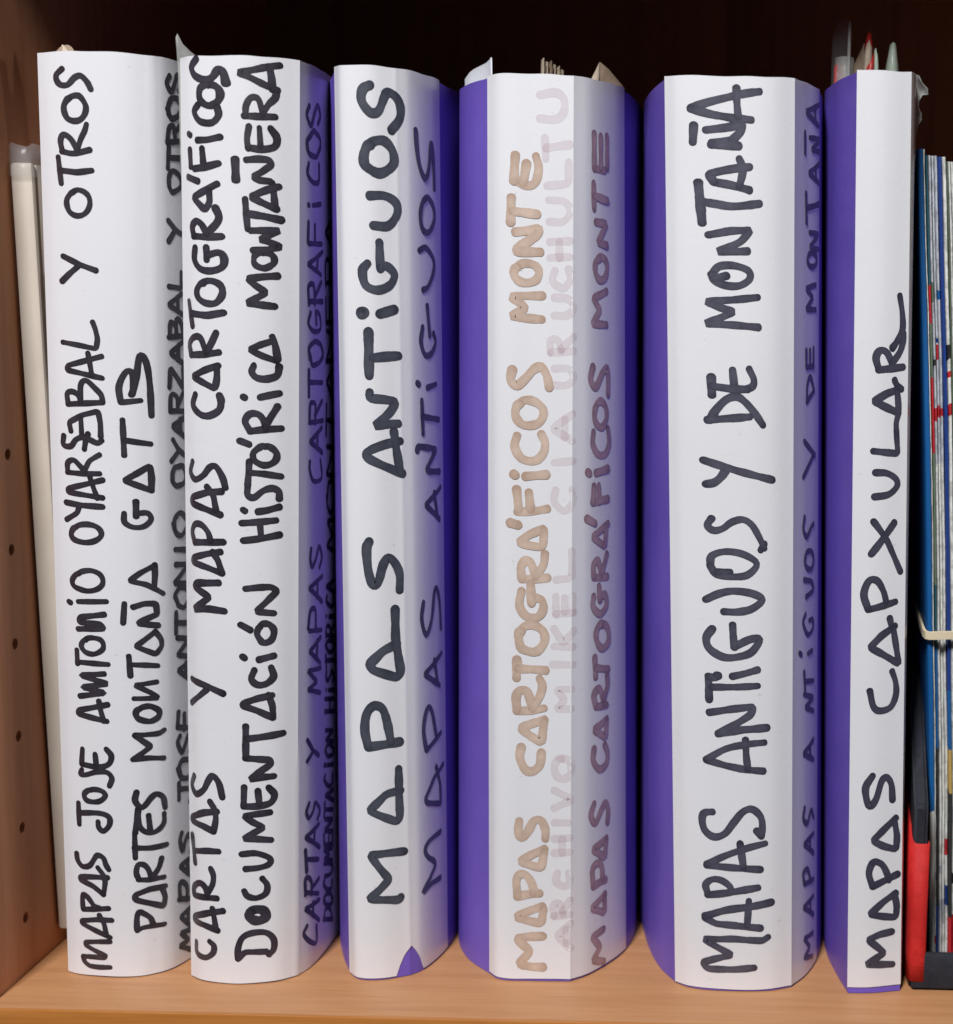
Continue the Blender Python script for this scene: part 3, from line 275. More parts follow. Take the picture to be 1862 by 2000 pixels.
6:{"H":326.8,"prof":[[25.6,275.0,17.8],[25.6,257.92,17.79],[25.61,240.83,17.79],[25.61,223.75,17.8],[25.62,206.67,17.82],[25.62,189.58,17.83],[25.63,172.5,17.84],[25.63,155.42,17.84],[25.64,138.33,17.83],[25.63,121.25,17.81],[25.63,104.17,17.76],[25.62,87.08,17.7],[25.6,70.0,17.6],[25.6,68.78,17.59],[25.59,67.56,17.57],[25.58,66.35,17.54],[25.57,65.13,17.5],[25.56,63.91,17.47],[25.54,62.69,17.42],[25.53,61.47,17.38],[25.52,60.25,17.34],[25.51,59.03,17.3],[25.49,57.81,17.26],[25.48,56.6,17.23],[25.48,55.38,17.2],[25.47,54.16,17.19],[25.47,52.94,17.18],[25.48,51.73,17.18],[25.49,50.51,17.19],[25.5,49.3,17.22],[25.52,48.09,17.26],[25.55,46.87,17.32],[25.58,45.54,17.41],[25.61,44.22,17.54],[25.65,42.89,17.69],[25.7,41.56,17.85],[25.76,40.24,18.04],[25.84,38.91,18.23],[25.92,37.59,18.43],[26.03,36.27,18.62],[26.16,34.96,18.81],[26.29,33.74,18.98],[26.44,32.52,19.15],[26.6,31.3,19.32],[26.77,30.08,19.48],[26.95,28.86,19.65],[27.14,27.65,19.82],[27.34,26.43,20.0],[27.55,25.22,20.18],[27.76,24.01,20.37],[27.97,22.81,20.56],[28.19,21.6,20.77],[28.41,20.4,20.99],[28.63,19.2,21.23],[28.85,18.01,21.48],[29.09,16.75,21.76],[29.34,15.5,22.06],[29.59,14.25,22.37],[29.84,13.01,22.7],[30.1,11.77,23.04],[30.36,10.53,23.39],[30.63,9.3,23.74],[30.9,8.06,24.1],[31.17,6.83,24.47],[31.44,5.6,24.84],[31.71,4.37,25.21],[31.99,3.14,25.57],[32.25,1.9,25.93],[32.52,0.67,26.29],[32.79,-0.57,26.64],[33.97,-0.52,28.04],[35.14,-0.5,29.46],[36.31,-0.48,30.88],[37.49,-0.46,32.3],[38.68,-0.4,33.68],[39.91,-0.29,35.03],[41.18,-0.13,36.32],[42.36,0.08,37.41],[43.56,0.34,38.47],[44.8,0.63,39.48],[46.05,0.95,40.47],[47.32,1.29,41.45],[48.59,1.64,42.42],[49.87,1.99,43.38],[51.13,2.32,44.36],[52.39,2.65,45.35],[52.66,4.12,45.94],[52.93,5.59,46.53],[53.12,7.09,46.94],[53.45,12.18,47.67],[53.65,17.32,48.16],[53.75,22.51,48.42],[53.77,27.74,48.51],[53.72,32.99,48.44],[53.61,38.27,48.28],[53.48,43.57,48.03],[53.32,48.87,47.76],[53.17,54.17,47.48],[53.04,59.46,47.23],[52.94,64.74,47.06],[52.9,70.0,47.0],[52.87,87.08,47.01],[52.86,104.17,47.01],[52.85,121.25,47.01],[52.85,138.33,47.02],[52.85,155.42,47.01],[52.86,172.5,47.01],[52.86,189.58,47.01],[52.87,206.67,47.01],[52.88,223.75,47.0],[52.89,240.83,47.0],[52.9,257.92,47.0],[52.9,275.0,47.0]],"crease":[69,85],"paper":[69,100]}}
# handwriting: kind -> [pen width mm, strokes], stroke = [smooth?, u, v, u, v ...] along the wrap and up it, 0.1 mm
INK = {1:{"main":[1.95,[[0,2898,40,2857,38,2820,40,2800,53,2794,73],[0,2794,75,2845,76,2879,74,2881,85],[0,2881,84,2841,101,2806,118,2807,130,2851,135,2901,138],[0,2901,154,2839,180,2795,199,2794,210,2853,219,2909,219],[0,2862,236,2880,204,2887,162],[0,2800,253,2850,258,2898,263],[1,2800,254,2799,283,2802,310,2821,299,2842,272,2863,263],[0,2881,314,2840,344,2793,363,2792,375,2845,378,2897,378],[0,2861,414,2881,389,2888,364,2883,327],[1,2780,461,2784,435,2803,414,2831,420,2851,449,2862,460,2883,451,2892,426,2902,408],[0,2795,570,2794,650],[1,2795,613,2871,617,2907,604,2908,574,2886,551,2869,565,2867,585],[1,2831,699,2853,704,2874,703,2891,695,2896,682,2886,669,2869,660,2848,658,2828,662,2819,673,2819,687,2832,699,2842,701],[1,2811,774,2807,757,2827,756,2868,769,2905,768,2921,747,2912,718],[0,2816,851,2811,794],[0,2863,834,2866,794],[1,2904,854,2921,830,2912,800,2875,787,2811,794],[0,2909,956,2803,978,2807,992,2914,1017],[0,2882,1029,2888,993,2898,956],[0,2812,1043,2906,1059,2820,1076,2916,1092,2816,1119,2904,1128],[0,2806,1210,2807,1160],[0,2809,1166,2918,1162],[1,2831,1244,2850,1255,2873,1256,2894,1250,2903,1236,2902,1219,2888,1206,2867,1198,2844,1201,2829,1212,2823,1228,2831,1244,2841,1248],[0,2813,1286,2908,1291,2896,1307,2817,1310,2821,1329,2910,1342],[0,2816,1384,2918,1388],[0,2780,1382,2788,1378],[1,2810,1479,2835,1493,2867,1497,2895,1487,2907,1469,2905,1448,2885,1431,2854,1424,2825,1429,2802,1440,2797,1460,2810,1480,2822,1485],[1,2806,1644,2830,1657,2860,1660,2887,1654,2904,1639,2905,1620,2886,1604,2857,1596,2827,1598,2804,1608,2798,1626,2807,1644,2817,1649],[0,2782,1674,2822,1699,2829,1721],[0,2782,1735,2836,1727,2914,1724],[0,2915,1755,2791,1771,2790,1784,2917,1818],[0,2871,1827,2883,1789,2896,1753],[0,2790,1841,2845,1838,2907,1840],[1,2792,1842,2793,1874,2814,1885,2836,1866,2855,1845],[1,2852,1848,2869,1880,2886,1893,2908,1906],[1,2781,1969,2779,1937,2806,1933,2826,1957,2855,1965,2900,1947,2916,1957],[0,2854,1924,2860,1958,2869,1978],[0,2808,1985,2802,2016,2851,2043,2906,2057,2913,2016,2913,1969],[0,2844,2033,2846,1971],[0,2800,2079,2865,2084,2922,2088],[1,2801,2082,2799,2116,2818,2123,2837,2111,2846,2086],[1,2846,2086,2847,2146,2867,2162,2899,2135,2918,2113,2922,2088],[0,2923,2172,2801,2197,2804,2213,2923,2247],[0,2876,2257,2882,2221,2888,2181],[0,2788,2292,2845,2283,2905,2272,2911,2306,2904,2340,2895,2364],[0,2798,2586,2853,2559,2912,2539],[0,2792,2500,2821,2528,2848,2551],[1,2832,2798,2852,2809,2874,2805,2892,2790,2897,2766,2889,2742,2871,2726,2848,2723,2828,2733,2818,2754,2818,2778,2832,2798,2841,2802],[0,2792,2919,2800,2830],[0,2800,2874,2855,2868,2906,2875],[1,2805,2938,2845,2931,2902,2944],[1,2807,2940,2802,2973,2813,2994,2837,2979,2859,2941],[0,2858,2942,2871,2980,2886,3007,2892,3028],[1,2828,3109,2846,3121,2868,3122,2884,3105,2892,3084,2886,3060,2870,3043,2848,3039,2828,3047,2818,3067,2817,3090,2828,3110,2836,3114],[1,2814,3211,2793,3188,2803,3161,2830,3158,2855,3182,2877,3188,2898,3168,2910,3144],[0,2994,176,3012,186,3042,187,3090,184],[1,2994,179,2994,221,3001,246,3017,239,3039,219,3048,194],[0,3093,328,3037,328,2990,313,2990,294,3036,276,3086,254,3092,287,3079,330],[0,3001,368,3037,363,3064,364,3089,363],[1,3003,368,2995,396,3002,424,3020,422,3034,403,3045,368],[1,3045,370,3062,390,3073,412,3080,438],[0,2993,449,2992,535],[0,2990,488,3046,481,3100,483],[0,2994,542,3000,588,3006,634],[1,3004,628,3009,567,3035,540,3065,542,3089,567,3091,602],[0,3038,604,3043,539],[1,3001,695,2996,662,3018,636,3048,669,3066,679,3088,662,3095,623],[0,2991,815,3038,817,3093,808],[0,2995,816,3049,857,2999,902],[1,2999,904,3045,902,3074,902,3096,911],[1,3010,995,3024,1004,3044,1006,3062,998,3077,984,3077,968,3066,956,3048,950,3027,955,3010,965,3003,981,3008,996,3016,999],[0,2999,1037,3076,1032,3053,1053,3002,1086,3070,1091],[0,2985,1192,2989,1119],[0,2992,1161,3032,1157,3074,1150],[0,3069,1275,3008,1227,3021,1218,3069,1192,3090,1220,3088,1244,3067,1276],[0,3078,1296,3014,1308,3028,1318,3074,1337,3070,1376,3034,1379,3001,1368],[0,2975,1381,2970,1310],[0,3097,1409,3041,1447,2991,1462,3025,1490,3066,1512],[0,3068,1516,3069,1480,3066,1435],[1,2980,1702,2981,1670,3006,1652,3038,1654,3059,1677,3049,1700,3020,1701],[0,3015,1743,3015,1690],[0,3062,1779,3019,1800,2982,1817,3019,1841,3058,1868,3062,1827,3061,1782],[0,2981,2029,2984,1904],[0,2986,1958,3021,1951,3060,1944],[1,2977,2089,2973,2145,2994,2195,3012,2189,3013,2143,3008,2115],[0,2977,2089,3033,2096],[1,3011,2118,3022,2174,3033,2252,3050,2230,3060,2155,3064,2042]]],"side":[2.1,[[0,3232,31,3154,77,3210,79,3159,126,3236,113],[0,3228,122,3160,188,3239,205],[0,3204,152,3206,197],[0,3236,232,3152,258],[1,3158,259,3160,318,3197,294,3199,239],[0,3241,313,3159,381,3235,395],[0,3208,337,3204,391],[1,3172,504,3162,476,3177,434,3189,462,3213,486,3231,451,3223,416],[0,3159,635,3160,697],[1,3161,673,3220,657,3234,630,3221,608],[1,3155,752,3161,735,3176,712,3207,702,3224,707,3239,723,3238,744,3218,769,3185,776,3174,774,3160,755,3166,728],[1,3168,871,3155,848,3178,807,3197,832,3219,862,3237,817,3223,799],[0,3234,884,3164,904],[0,3155,906,3161,962],[0,3194,889,3194,947],[0,3244,884,3241,939],[0,3239,1062,3160,1117,3232,1132],[0,3206,1084,3207,1135],[0,3234,1152,3157,1174,3230,1221,3157,1237],[0,3152,1254,3154,1331],[0,3155,1293,3227,1278],[1,3155,1384,3162,1364,3170,1353,3197,1341,3214,1350,3228,1369,3229,1393,3211,1408,3178,1417,3164,1411,3149,1392,3160,1371],[0,3233,1425,3146,1438,3228,1495,3154,1505],[0,3231,1548,3153,1560],[1,3145,1656,3150,1634,3165,1613,3190,1606,3213,1623,3223,1636,3221,1659,3196,1683,3175,1688,3155,1673,3149,1659,3149,1637],[1,3144,1826,3144,1806,3160,1789,3182,1788,3204,1793,3219,1813,3212,1840,3197,1856,3168,1855,3154,1853,3143,1830,3144,1809],[0,3139,1878,3181,1915],[0,3147,1954,3176,1916,3213,1893],[0,3218,1957,3145,2003,3219,2030],[0,3189,1975,3185,2024],[0,3211,2051,3140,2056],[1,3136,2054,3141,2111,3170,2103,3175,2054],[0,3175,2076,3207,2117],[0,3133,2140,3139,2207,3209,2132,3207,2205],[0,3203,2224,3137,2259,3205,2296],[0,3179,2234,3182,2286],[0,3205,2318,3132,2315],[1,3137,2318,3142,2367,3168,2348,3168,2318],[1,3171,2319,3172,2375,3199,2363,3209,2314],[0,3209,2393,3132,2428,3203,2466],[0,3182,2410,3180,2454],[0,3135,2491,3203,2485,3202,2541],[0,3137,2646,3165,2679],[0,3136,2718,3173,2686,3204,2675],[1,3142,2855,3143,2836,3156,2816,3176,2821,3199,2833,3209,2847,3200,2869,3189,2880,3163,2889,3147,2877,3140,2854,3143,2833],[0,3137,2896,3143,2970],[0,3140,2932,3213,2936],[0,3208,2994,3135,2983],[1,3135,2983,3145,3033,3169,3038,3174,2996],[0,3171,3016,3206,3050],[1,3138,3098,3145,3083,3158,3066,3184,3074,3198,3084,3214,3106,3205,3119,3193,3136,3163,3135,3151,3125,3142,3105,3143,3079],[1,3150,3209,3136,3182,3158,3157,3176,3187,3191,3216,3215,3193,3199,3163]]]},
2:{"main":[2.35,[[1,2772,144,2775,104,2816,93,2847,113,2852,141,2835,156],[0,2868,201,2817,215,2762,224,2766,241,2833,264,2889,276],[0,2848,282,2855,246,2861,203],[0,2762,318,2819,320,2866,321],[1,2762,319,2763,349,2795,370,2820,357,2830,324],[1,2827,334,2849,370,2853,404,2843,430],[0,2755,542,2771,440],[0,2768,485,2829,495,2875,496],[0,2857,568,2815,584,2754,595,2757,609,2816,634,2870,643],[0,2843,678,2863,648,2866,615,2857,571],[1,2772,763,2757,726,2782,698,2817,717,2837,752,2855,773,2878,748,2890,696],[0,2761,1028,2803,1057,2838,1086],[0,2766,1116,2838,1098,2898,1074],[0,2904,1370,2849,1376,2786,1369,2820,1393,2853,1418,2788,1451,2801,1465,2886,1470],[0,2899,1503,2844,1522,2779,1538,2785,1553,2845,1570,2894,1579],[0,2865,1578,2884,1550,2897,1506],[0,2791,1608,2852,1611,2903,1614],[1,2793,1608,2781,1645,2797,1672,2825,1671,2849,1647,2859,1615],[0,2895,1709,2840,1728,2778,1746,2784,1766,2848,1786,2899,1791],[0,2847,1806,2871,1777,2880,1724],[1,2787,1891,2775,1854,2799,1829,2834,1845,2859,1874,2881,1877,2902,1841,2911,1804],[1,2805,2124,2793,2087,2823,2057,2858,2052,2893,2072,2900,2103,2895,2124],[0,2893,2226,2847,2210,2795,2186,2839,2166,2881,2146,2888,2183,2888,2223],[0,2785,2259,2848,2263,2895,2271],[1,2787,2263,2780,2297,2804,2321,2831,2317,2851,2267],[0,2854,2272,2871,2303,2887,2338],[0,2778,2442,2796,2357],[0,2792,2401,2856,2395,2910,2406],[1,2835,2503,2860,2513,2885,2510,2903,2497,2908,2475,2901,2454,2885,2438,2861,2436,2837,2444,2820,2461,2819,2483,2834,2503,2847,2505],[1,2813,2625,2810,2583,2834,2553,2874,2547,2908,2561,2913,2591,2898,2609,2859,2599],[0,2856,2625,2857,2584],[0,2806,2663,2860,2660,2907,2663],[1,2808,2663,2802,2695,2819,2713,2840,2702,2860,2669],[1,2860,2672,2891,2705,2899,2730,2888,2759],[0,2895,2838,2855,2816,2808,2792,2831,2771,2854,2750,2871,2777,2868,2816],[0,2782,2861,2828,2846],[1,2814,2888,2856,2894,2899,2906],[0,2794,2952,2798,2894],[0,2845,2955,2850,2897],[0,2827,2982,2864,2983,2905,2993],[0,2788,3004,2798,2999],[1,2832,3099,2817,3076,2838,3045,2880,3040,2901,3064,2897,3093],[1,2861,3165,2880,3165,2897,3157,2906,3140,2904,3119,2893,3104,2875,3096,2856,3101,2841,3115,2837,3134,2842,3154,2861,3165,2870,3164],[1,2828,3250,2808,3224,2819,3197,2851,3182,2882,3188,2901,3214,2915,3206,2922,3169],[1,2941,97,2941,136,2956,177,2990,194,3037,193,3064,166,3065,128,3048,109],[0,2941,99,2965,124,3040,121],[1,2978,276,2993,285,3012,287,3032,282,3044,268,3045,252,3035,240,3017,234,2996,235,2980,247,2975,261,2979,275,2985,279],[1,2987,269,2997,276,3010,278,3022,273,3031,266,3033,257,3028,249,3016,245,3003,247,2990,251,2986,260,2987,269,2992,272],[1,2963,353,2975,333,3006,325,3038,340,3043,371,3026,397],[1,2954,489,3004,491,3051,471,3051,448,3016,437,2967,434],[0,3058,537,3010,544,2960,546,2998,568,3033,586,2991,608,2962,631,3004,636,3055,640],[0,2964,737,2962,667],[0,3012,722,3017,670],[1,3050,731,3070,703,3056,674,3011,665,2962,665],[0,3069,771,3024,770,2982,763,3011,786,3060,816,3056,832,3011,837,2968,842],[0,2970,958,2970,847],[0,2975,912,3044,919,3101,925],[0,3067,985,3012,1013,2961,1032,2964,1043,3012,1058,3064,1067],[0,3051,1069,3065,1029,3067,990],[1,3001,1160,2990,1128,3012,1107,3045,1110,3069,1134,3061,1167],[0,3016,1197,3071,1209],[0,2960,1209,2967,1203],[1,3016,1309,3029,1323,3046,1325,3061,1317,3071,1301,3070,1282,3063,1267,3049,1258,3031,1259,3019,1273,3011,1290,3016,1309,3023,1314],[0,2954,1323,2988,1303],[0,3072,1361,3007,1370,3040,1398,3084,1440,3063,1456,3014,1455,2970,1451],[0,2963,1621,3028,1628,3092,1639],[0,2959,1682,3022,1686,3080,1690],[0,3023,1684,3028,1629],[0,3014,1722,3049,1726,3091,1737],[0,2963,1729,2970,1724],[1,2979,1811,2979,1780,3002,1772,3036,1795,3068,1803,3089,1791,3091,1765],[0,2985,1898,2979,1815],[0,2985,1859,3043,1854,3097,1844],[1,3033,1950,3056,1949,3074,1938,3084,1921,3080,1901,3064,1888,3041,1884,3018,1891,3001,1905,2999,1925,3013,1940,3033,1950,3044,1949],[0,2953,1969,2986,1956],[0,2986,2002,3043,2009,3098,2011],[1,2988,2002,2971,2036,2986,2061,3016,2062,3037,2043,3047,2009],[1,3044,2015,3063,2049,3075,2068,3087,2089],[0,3024,2119,3093,2133],[0,2964,2121,2971,2117],[1,3003,2229,2995,2207,3013,2187,3051,2183,3085,2195,3092,2226],[0,3085,2245,3031,2263,2985,2283,3024,2298,3074,2313],[0,3071,2327,3081,2297,3088,2248],[0,3080,2431,3025,2436,2977,2440,3011,2457,3053,2478,3011,2500,2979,2523,3040,2531,3089,2535],[1,3028,2613,3051,2613,3069,2607,3078,2595,3078,2580,3066,2568,3047,2560,3025,2563,3007,2573,3004,2588,3009,2603,3028,2612,3039,2612],[0,2998,2619,3054,2622,3100,2633,3060,2650,3026,2655,3067,2674,3097,2689,2991,2685],[0,2973,2789,2981,2690],[0,2981,2741,3048,2734,3101,2724],[0,3087,2760,3041,2779,2990,2798,3041,2818,3093,2836],[0,3074,2847,3079,2805,3082,2763],[0,3068,2852,3027,2854,2999,2865,3035,2881,3073,2907,3065,2924,3021,2925,2976,2920],[0,2944,2922,2946,2851],[1,2987,3031,2980,2989,2985,2958],[0,3028,3026,3032,2967],[1,3069,3028,3088,2998,3080,2967,3035,2957,2982,2961],[0,2970,3065,3029,3065,3083,3067],[1,2974,3066,2978,3102,2996,3126,3025,3121,3042,3072],[1,3043,3078,3063,3106,3083,3128,3089,3152],[0,3091,3156,3022,3180,2952,3206,3022,3221,3097,3238],[0,3067,3229,3073,3195,3075,3157]]],"side":[1.9,[[1,3210,172,3191,146,3236,100,3286,80,3285,144],[0,3312,154,3196,242,3313,234],[0,3256,193,3254,246],[0,3305,261,3203,302],[1,3199,294,3200,356,3238,336,3242,282],[0,3241,304,3311,318],[0,3207,381,3199,464],[0,3203,428,3306,393],[0,3318,435,3197,514,3309,527],[0,3264,474,3270,521],[1,3223,635,3205,607,3221,579,3256,595,3277,620,3321,577,3296,551],[0,3209,795,3257,822],[0,3211,874,3255,823,3312,789],[0,3327,1022,3213,1060,3291,1072,3213,1129,3332,1114],[0,3328,1134,3225,1198,3332,1229],[0,3288,1160,3298,1225],[0,3344,1254,3224,1274],[1,3217,1286,3234,1346,3277,1341,3281,1273],[0,3350,1358,3221,1431,3351,1453],[0,3295,1386,3303,1444],[1,3239,1571,3232,1536,3246,1505,3282,1527,3316,1568,3350,1525,3321,1491],[1,3228,1886,3228,1854,3261,1813,3349,1816,3334,1882],[0,3357,1906,3227,1957,3350,1998],[0,3298,1925,3302,1981],[0,3369,2022,3222,2025],[1,3226,2023,3233,2090,3280,2083,3276,2018],[0,3275,2049,3354,2094],[0,3221,2118,3221,2210],[0,3226,2167,3359,2160],[1,3224,2271,3236,2251,3249,2227,3295,2229,3334,2238,3369,2260,3344,2294,3308,2305,3274,2309,3235,2297,3220,2282,3228,2249],[1,3235,2411,3217,2372,3265,2345,3337,2353,3332,2398,3294,2415],[0,3290,2370,3286,2414],[0,3367,2450,3219,2450],[1,3222,2439,3218,2502,3264,2505,3275,2440],[0,3283,2473,3347,2519],[0,3345,2544,3210,2578,3367,2627],[0,3296,2556,3308,2610],[0,3359,2653,3218,2650],[0,3213,2653,3217,2723],[0,3276,2651,3276,2716],[0,3345,2793,3255,2783],[0,3222,2781,3215,2782],[1,3219,2924,3211,2886,3260,2862,3319,2871,3323,2929],[1,3208,2988,3210,2967,3236,2954,3291,2953,3321,2976,3341,2994,3331,3021,3288,3033,3265,3039,3230,3016,3203,2995,3212,2968],[1,3224,3120,3203,3085,3240,3054,3272,3099,3307,3130,3339,3100,3310,3067],[0,3473,94,3366,136],[1,3362,135,3389,169,3448,145,3478,90],[1,3366,215,3370,203,3395,183,3425,169,3466,159,3484,168,3466,189,3450,206,3406,222,3380,223,3366,216,3374,204],[1,3377,288,3363,276,3404,240,3466,222,3476,250],[1,3375,302,3451,282,3480,293,3465,318,3370,354],[0,3482,326,3371,373,3444,362,3367,407,3480,376],[0,3487,390,3374,424],[0,3374,425,3368,465],[0,3427,408,3435,440],[0,3487,386,3482,426],[0,3489,439,3376,480,3489,487,3382,522],[0,3374,535,3381,586],[0,3384,559,3492,524],[0,3505,556,3387,612,3498,602],[0,3458,580,3454,612],[1,3387,689,3375,677,3424,639,3482,628,3491,662],[0,3506,698,3417,721],[0,3394,727,3377,732],[1,3387,787,3395,776,3422,753,3456,747,3494,739,3510,752,3500,763,3468,784,3434,797,3407,797,3391,790,3398,777],[0,3504,790,3392,825,3503,830,3393,862],[0,3520,902,3385,936],[0,3519,951,3388,983],[0,3453,917,3455,966],[0,3528,984,3437,1005],[0,3402,1014,3400,1015],[1,3408,1084,3399,1067,3422,1045,3467,1056,3484,1068,3519,1038,3501,1025],[0,3408,1099,3400,1147],[0,3394,1127,3527,1101],[1,3396,1187,3407,1172,3437,1154,3472,1142,3505,1143,3535,1152,3522,1168,3486,1182,3460,1190,3419,1194,3401,1186,3416,1171],[0,3533,1192,3408,1221],[1,3403,1217,3413,1254,3466,1237,3475,1202],[0,3476,1218,3527,1235],[0,3530,1269,3448,1283],[0,3409,1292,3405,1293],[1,3422,1366,3408,1349,3466,1321,3522,1314,3519,1348],[0,3545,1357,3404,1405,3542,1407],[0,3488,1375,3489,1408],[0,3535,1517,3419,1554,3511,1580,3429,1645,3544,1637],[1,3418,1743,3428,1704,3462,1675,3497,1672,3524,1685,3544,1712,3538,1753,3516,1782,3466,1789,3443,1782,3430,1740,3424,1717],[0,3544,1799,3419,1822,3539,1906,3422,1924],[0,3413,1965,3421,2076],[0,3415,2022,3551,2003],[0,3538,2084,3421,2160,3548,2206],[0,3506,2107,3496,2193],[0,3550,2234,3411,2234,3540,2326,3424,2346],[0,3543,2376,3419,2374],[0,3421,2378,3417,2463],[0,3475,2371,3488,2464],[0,3546,2371,3548,2465],[0,3550,2523,3420,2517],[1,3414,2509,3414,2593,3481,2592,3475,2513],[0,3482,2546,3549,2607],[0,3533,2647,3410,2698,3551,2758],[0,3490,2658,3497,2736]]]},
3:{"main":[3.15,[[1,2867,3184,2841,3168,2837,3129,2865,3093,2895,3099,2916,3143,2931,3164,2962,3152,2979,3121,2975,3078,2943,3038],[1,2853,2980,2880,2998,2913,3001,2938,2983,2951,2957,2950,2926,2926,2903,2895,2891,2867,2900,2844,2919,2842,2950,2853,2980,2866,2985],[1,2858,2814,2914,2816,2957,2794,2960,2755,2926,2715,2869,2714],[1,2848,2585,2831,2560,2841,2511,2882,2495,2930,2514,2946,2551,2917,2578,2893,2571],[0,2891,2657,2893,2568],[0,2887,2413,2946,2430],[1,2823,2418,2825,2421,2829,2422,2833,2421,2835,2418,2836,2415,2834,2412,2831,2410,2827,2410,2824,2412,2822,2415,2823,2418,2824,2419],[0,2847,2342,2849,2271],[0,2848,2353,2848,2201],[0,2862,2262,2905,2267,2956,2270],[0,2849,2143,2847,2122,2902,2118,2947,2110,2922,2073,2863,2026,2907,2032,2952,2033],[1,2958,1971,2899,1960,2844,1938,2838,1916,2878,1893,2925,1873,2966,1856],[0,2935,2006,2941,1959,2948,1914,2956,1863],[1,2840,1620,2830,1591,2835,1514,2850,1466,2869,1475,2886,1532,2907,1560,2933,1536,2948,1497,2947,1441],[0,2935,1248,2881,1225,2833,1178,2845,1157,2933,1124,2947,1144,2938,1204,2929,1263,2929,1374],[0,2824,877,2876,883,2940,888],[1,2825,878,2814,936,2821,996,2846,1027,2875,1017,2891,973,2906,889],[0,2940,708,2886,701,2825,641,2860,623,2925,592,2935,611,2933,689,2933,789],[0,2950,478,2883,480,2826,476,2857,428,2892,381,2856,343,2823,314,2833,309,2874,306,2927,298,2934,309]]],"side":[2.3,[[1,3045,3049,3051,2982,3068,2922,3102,2888,3129,2928,3145,3010,3159,2993,3168,2919,3171,2856],[1,3086,2809,3112,2823,3140,2813,3162,2790,3170,2756,3152,2725,3126,2704,3098,2702,3075,2717,3067,2748,3071,2781,3086,2810,3098,2813],[1,3056,2636,3103,2647,3157,2608,3156,2563,3113,2511,3076,2499],[1,3073,2369,3062,2315,3088,2270,3135,2275,3168,2313,3151,2346],[0,3105,2445,3122,2336],[0,3098,2153,3169,2163],[0,3036,2173,3047,2167],[0,3061,2110,3066,1991],[0,3065,2052,3192,2033],[0,3031,1932,3033,1949,3163,1928,3126,1895,3085,1860,3111,1851,3196,1843],[0,3205,1785,3076,1734,3191,1667],[0,3144,1772,3165,1690],[1,3056,1382,3044,1321,3071,1259,3112,1308,3136,1405,3158,1414,3182,1356,3193,1259],[0,3196,1166,3056,1116,3174,1048],[0,3130,1154,3153,1067],[0,3064,830,3122,848,3182,867],[1,3061,832,3046,915,3071,984,3104,969,3138,868],[0,3204,740,3119,712,3051,650,3063,631,3175,595,3170,670,3135,749],[1,3169,489,3079,483,3047,459,3064,426,3119,383,3089,348,3032,302,3088,314,3164,311]]],"tear":[0,[[0,2912,-7,2916,15,2928,50,2947,88,2972,116,2992,90,3013,54,3026,19,3027,-7]]]},
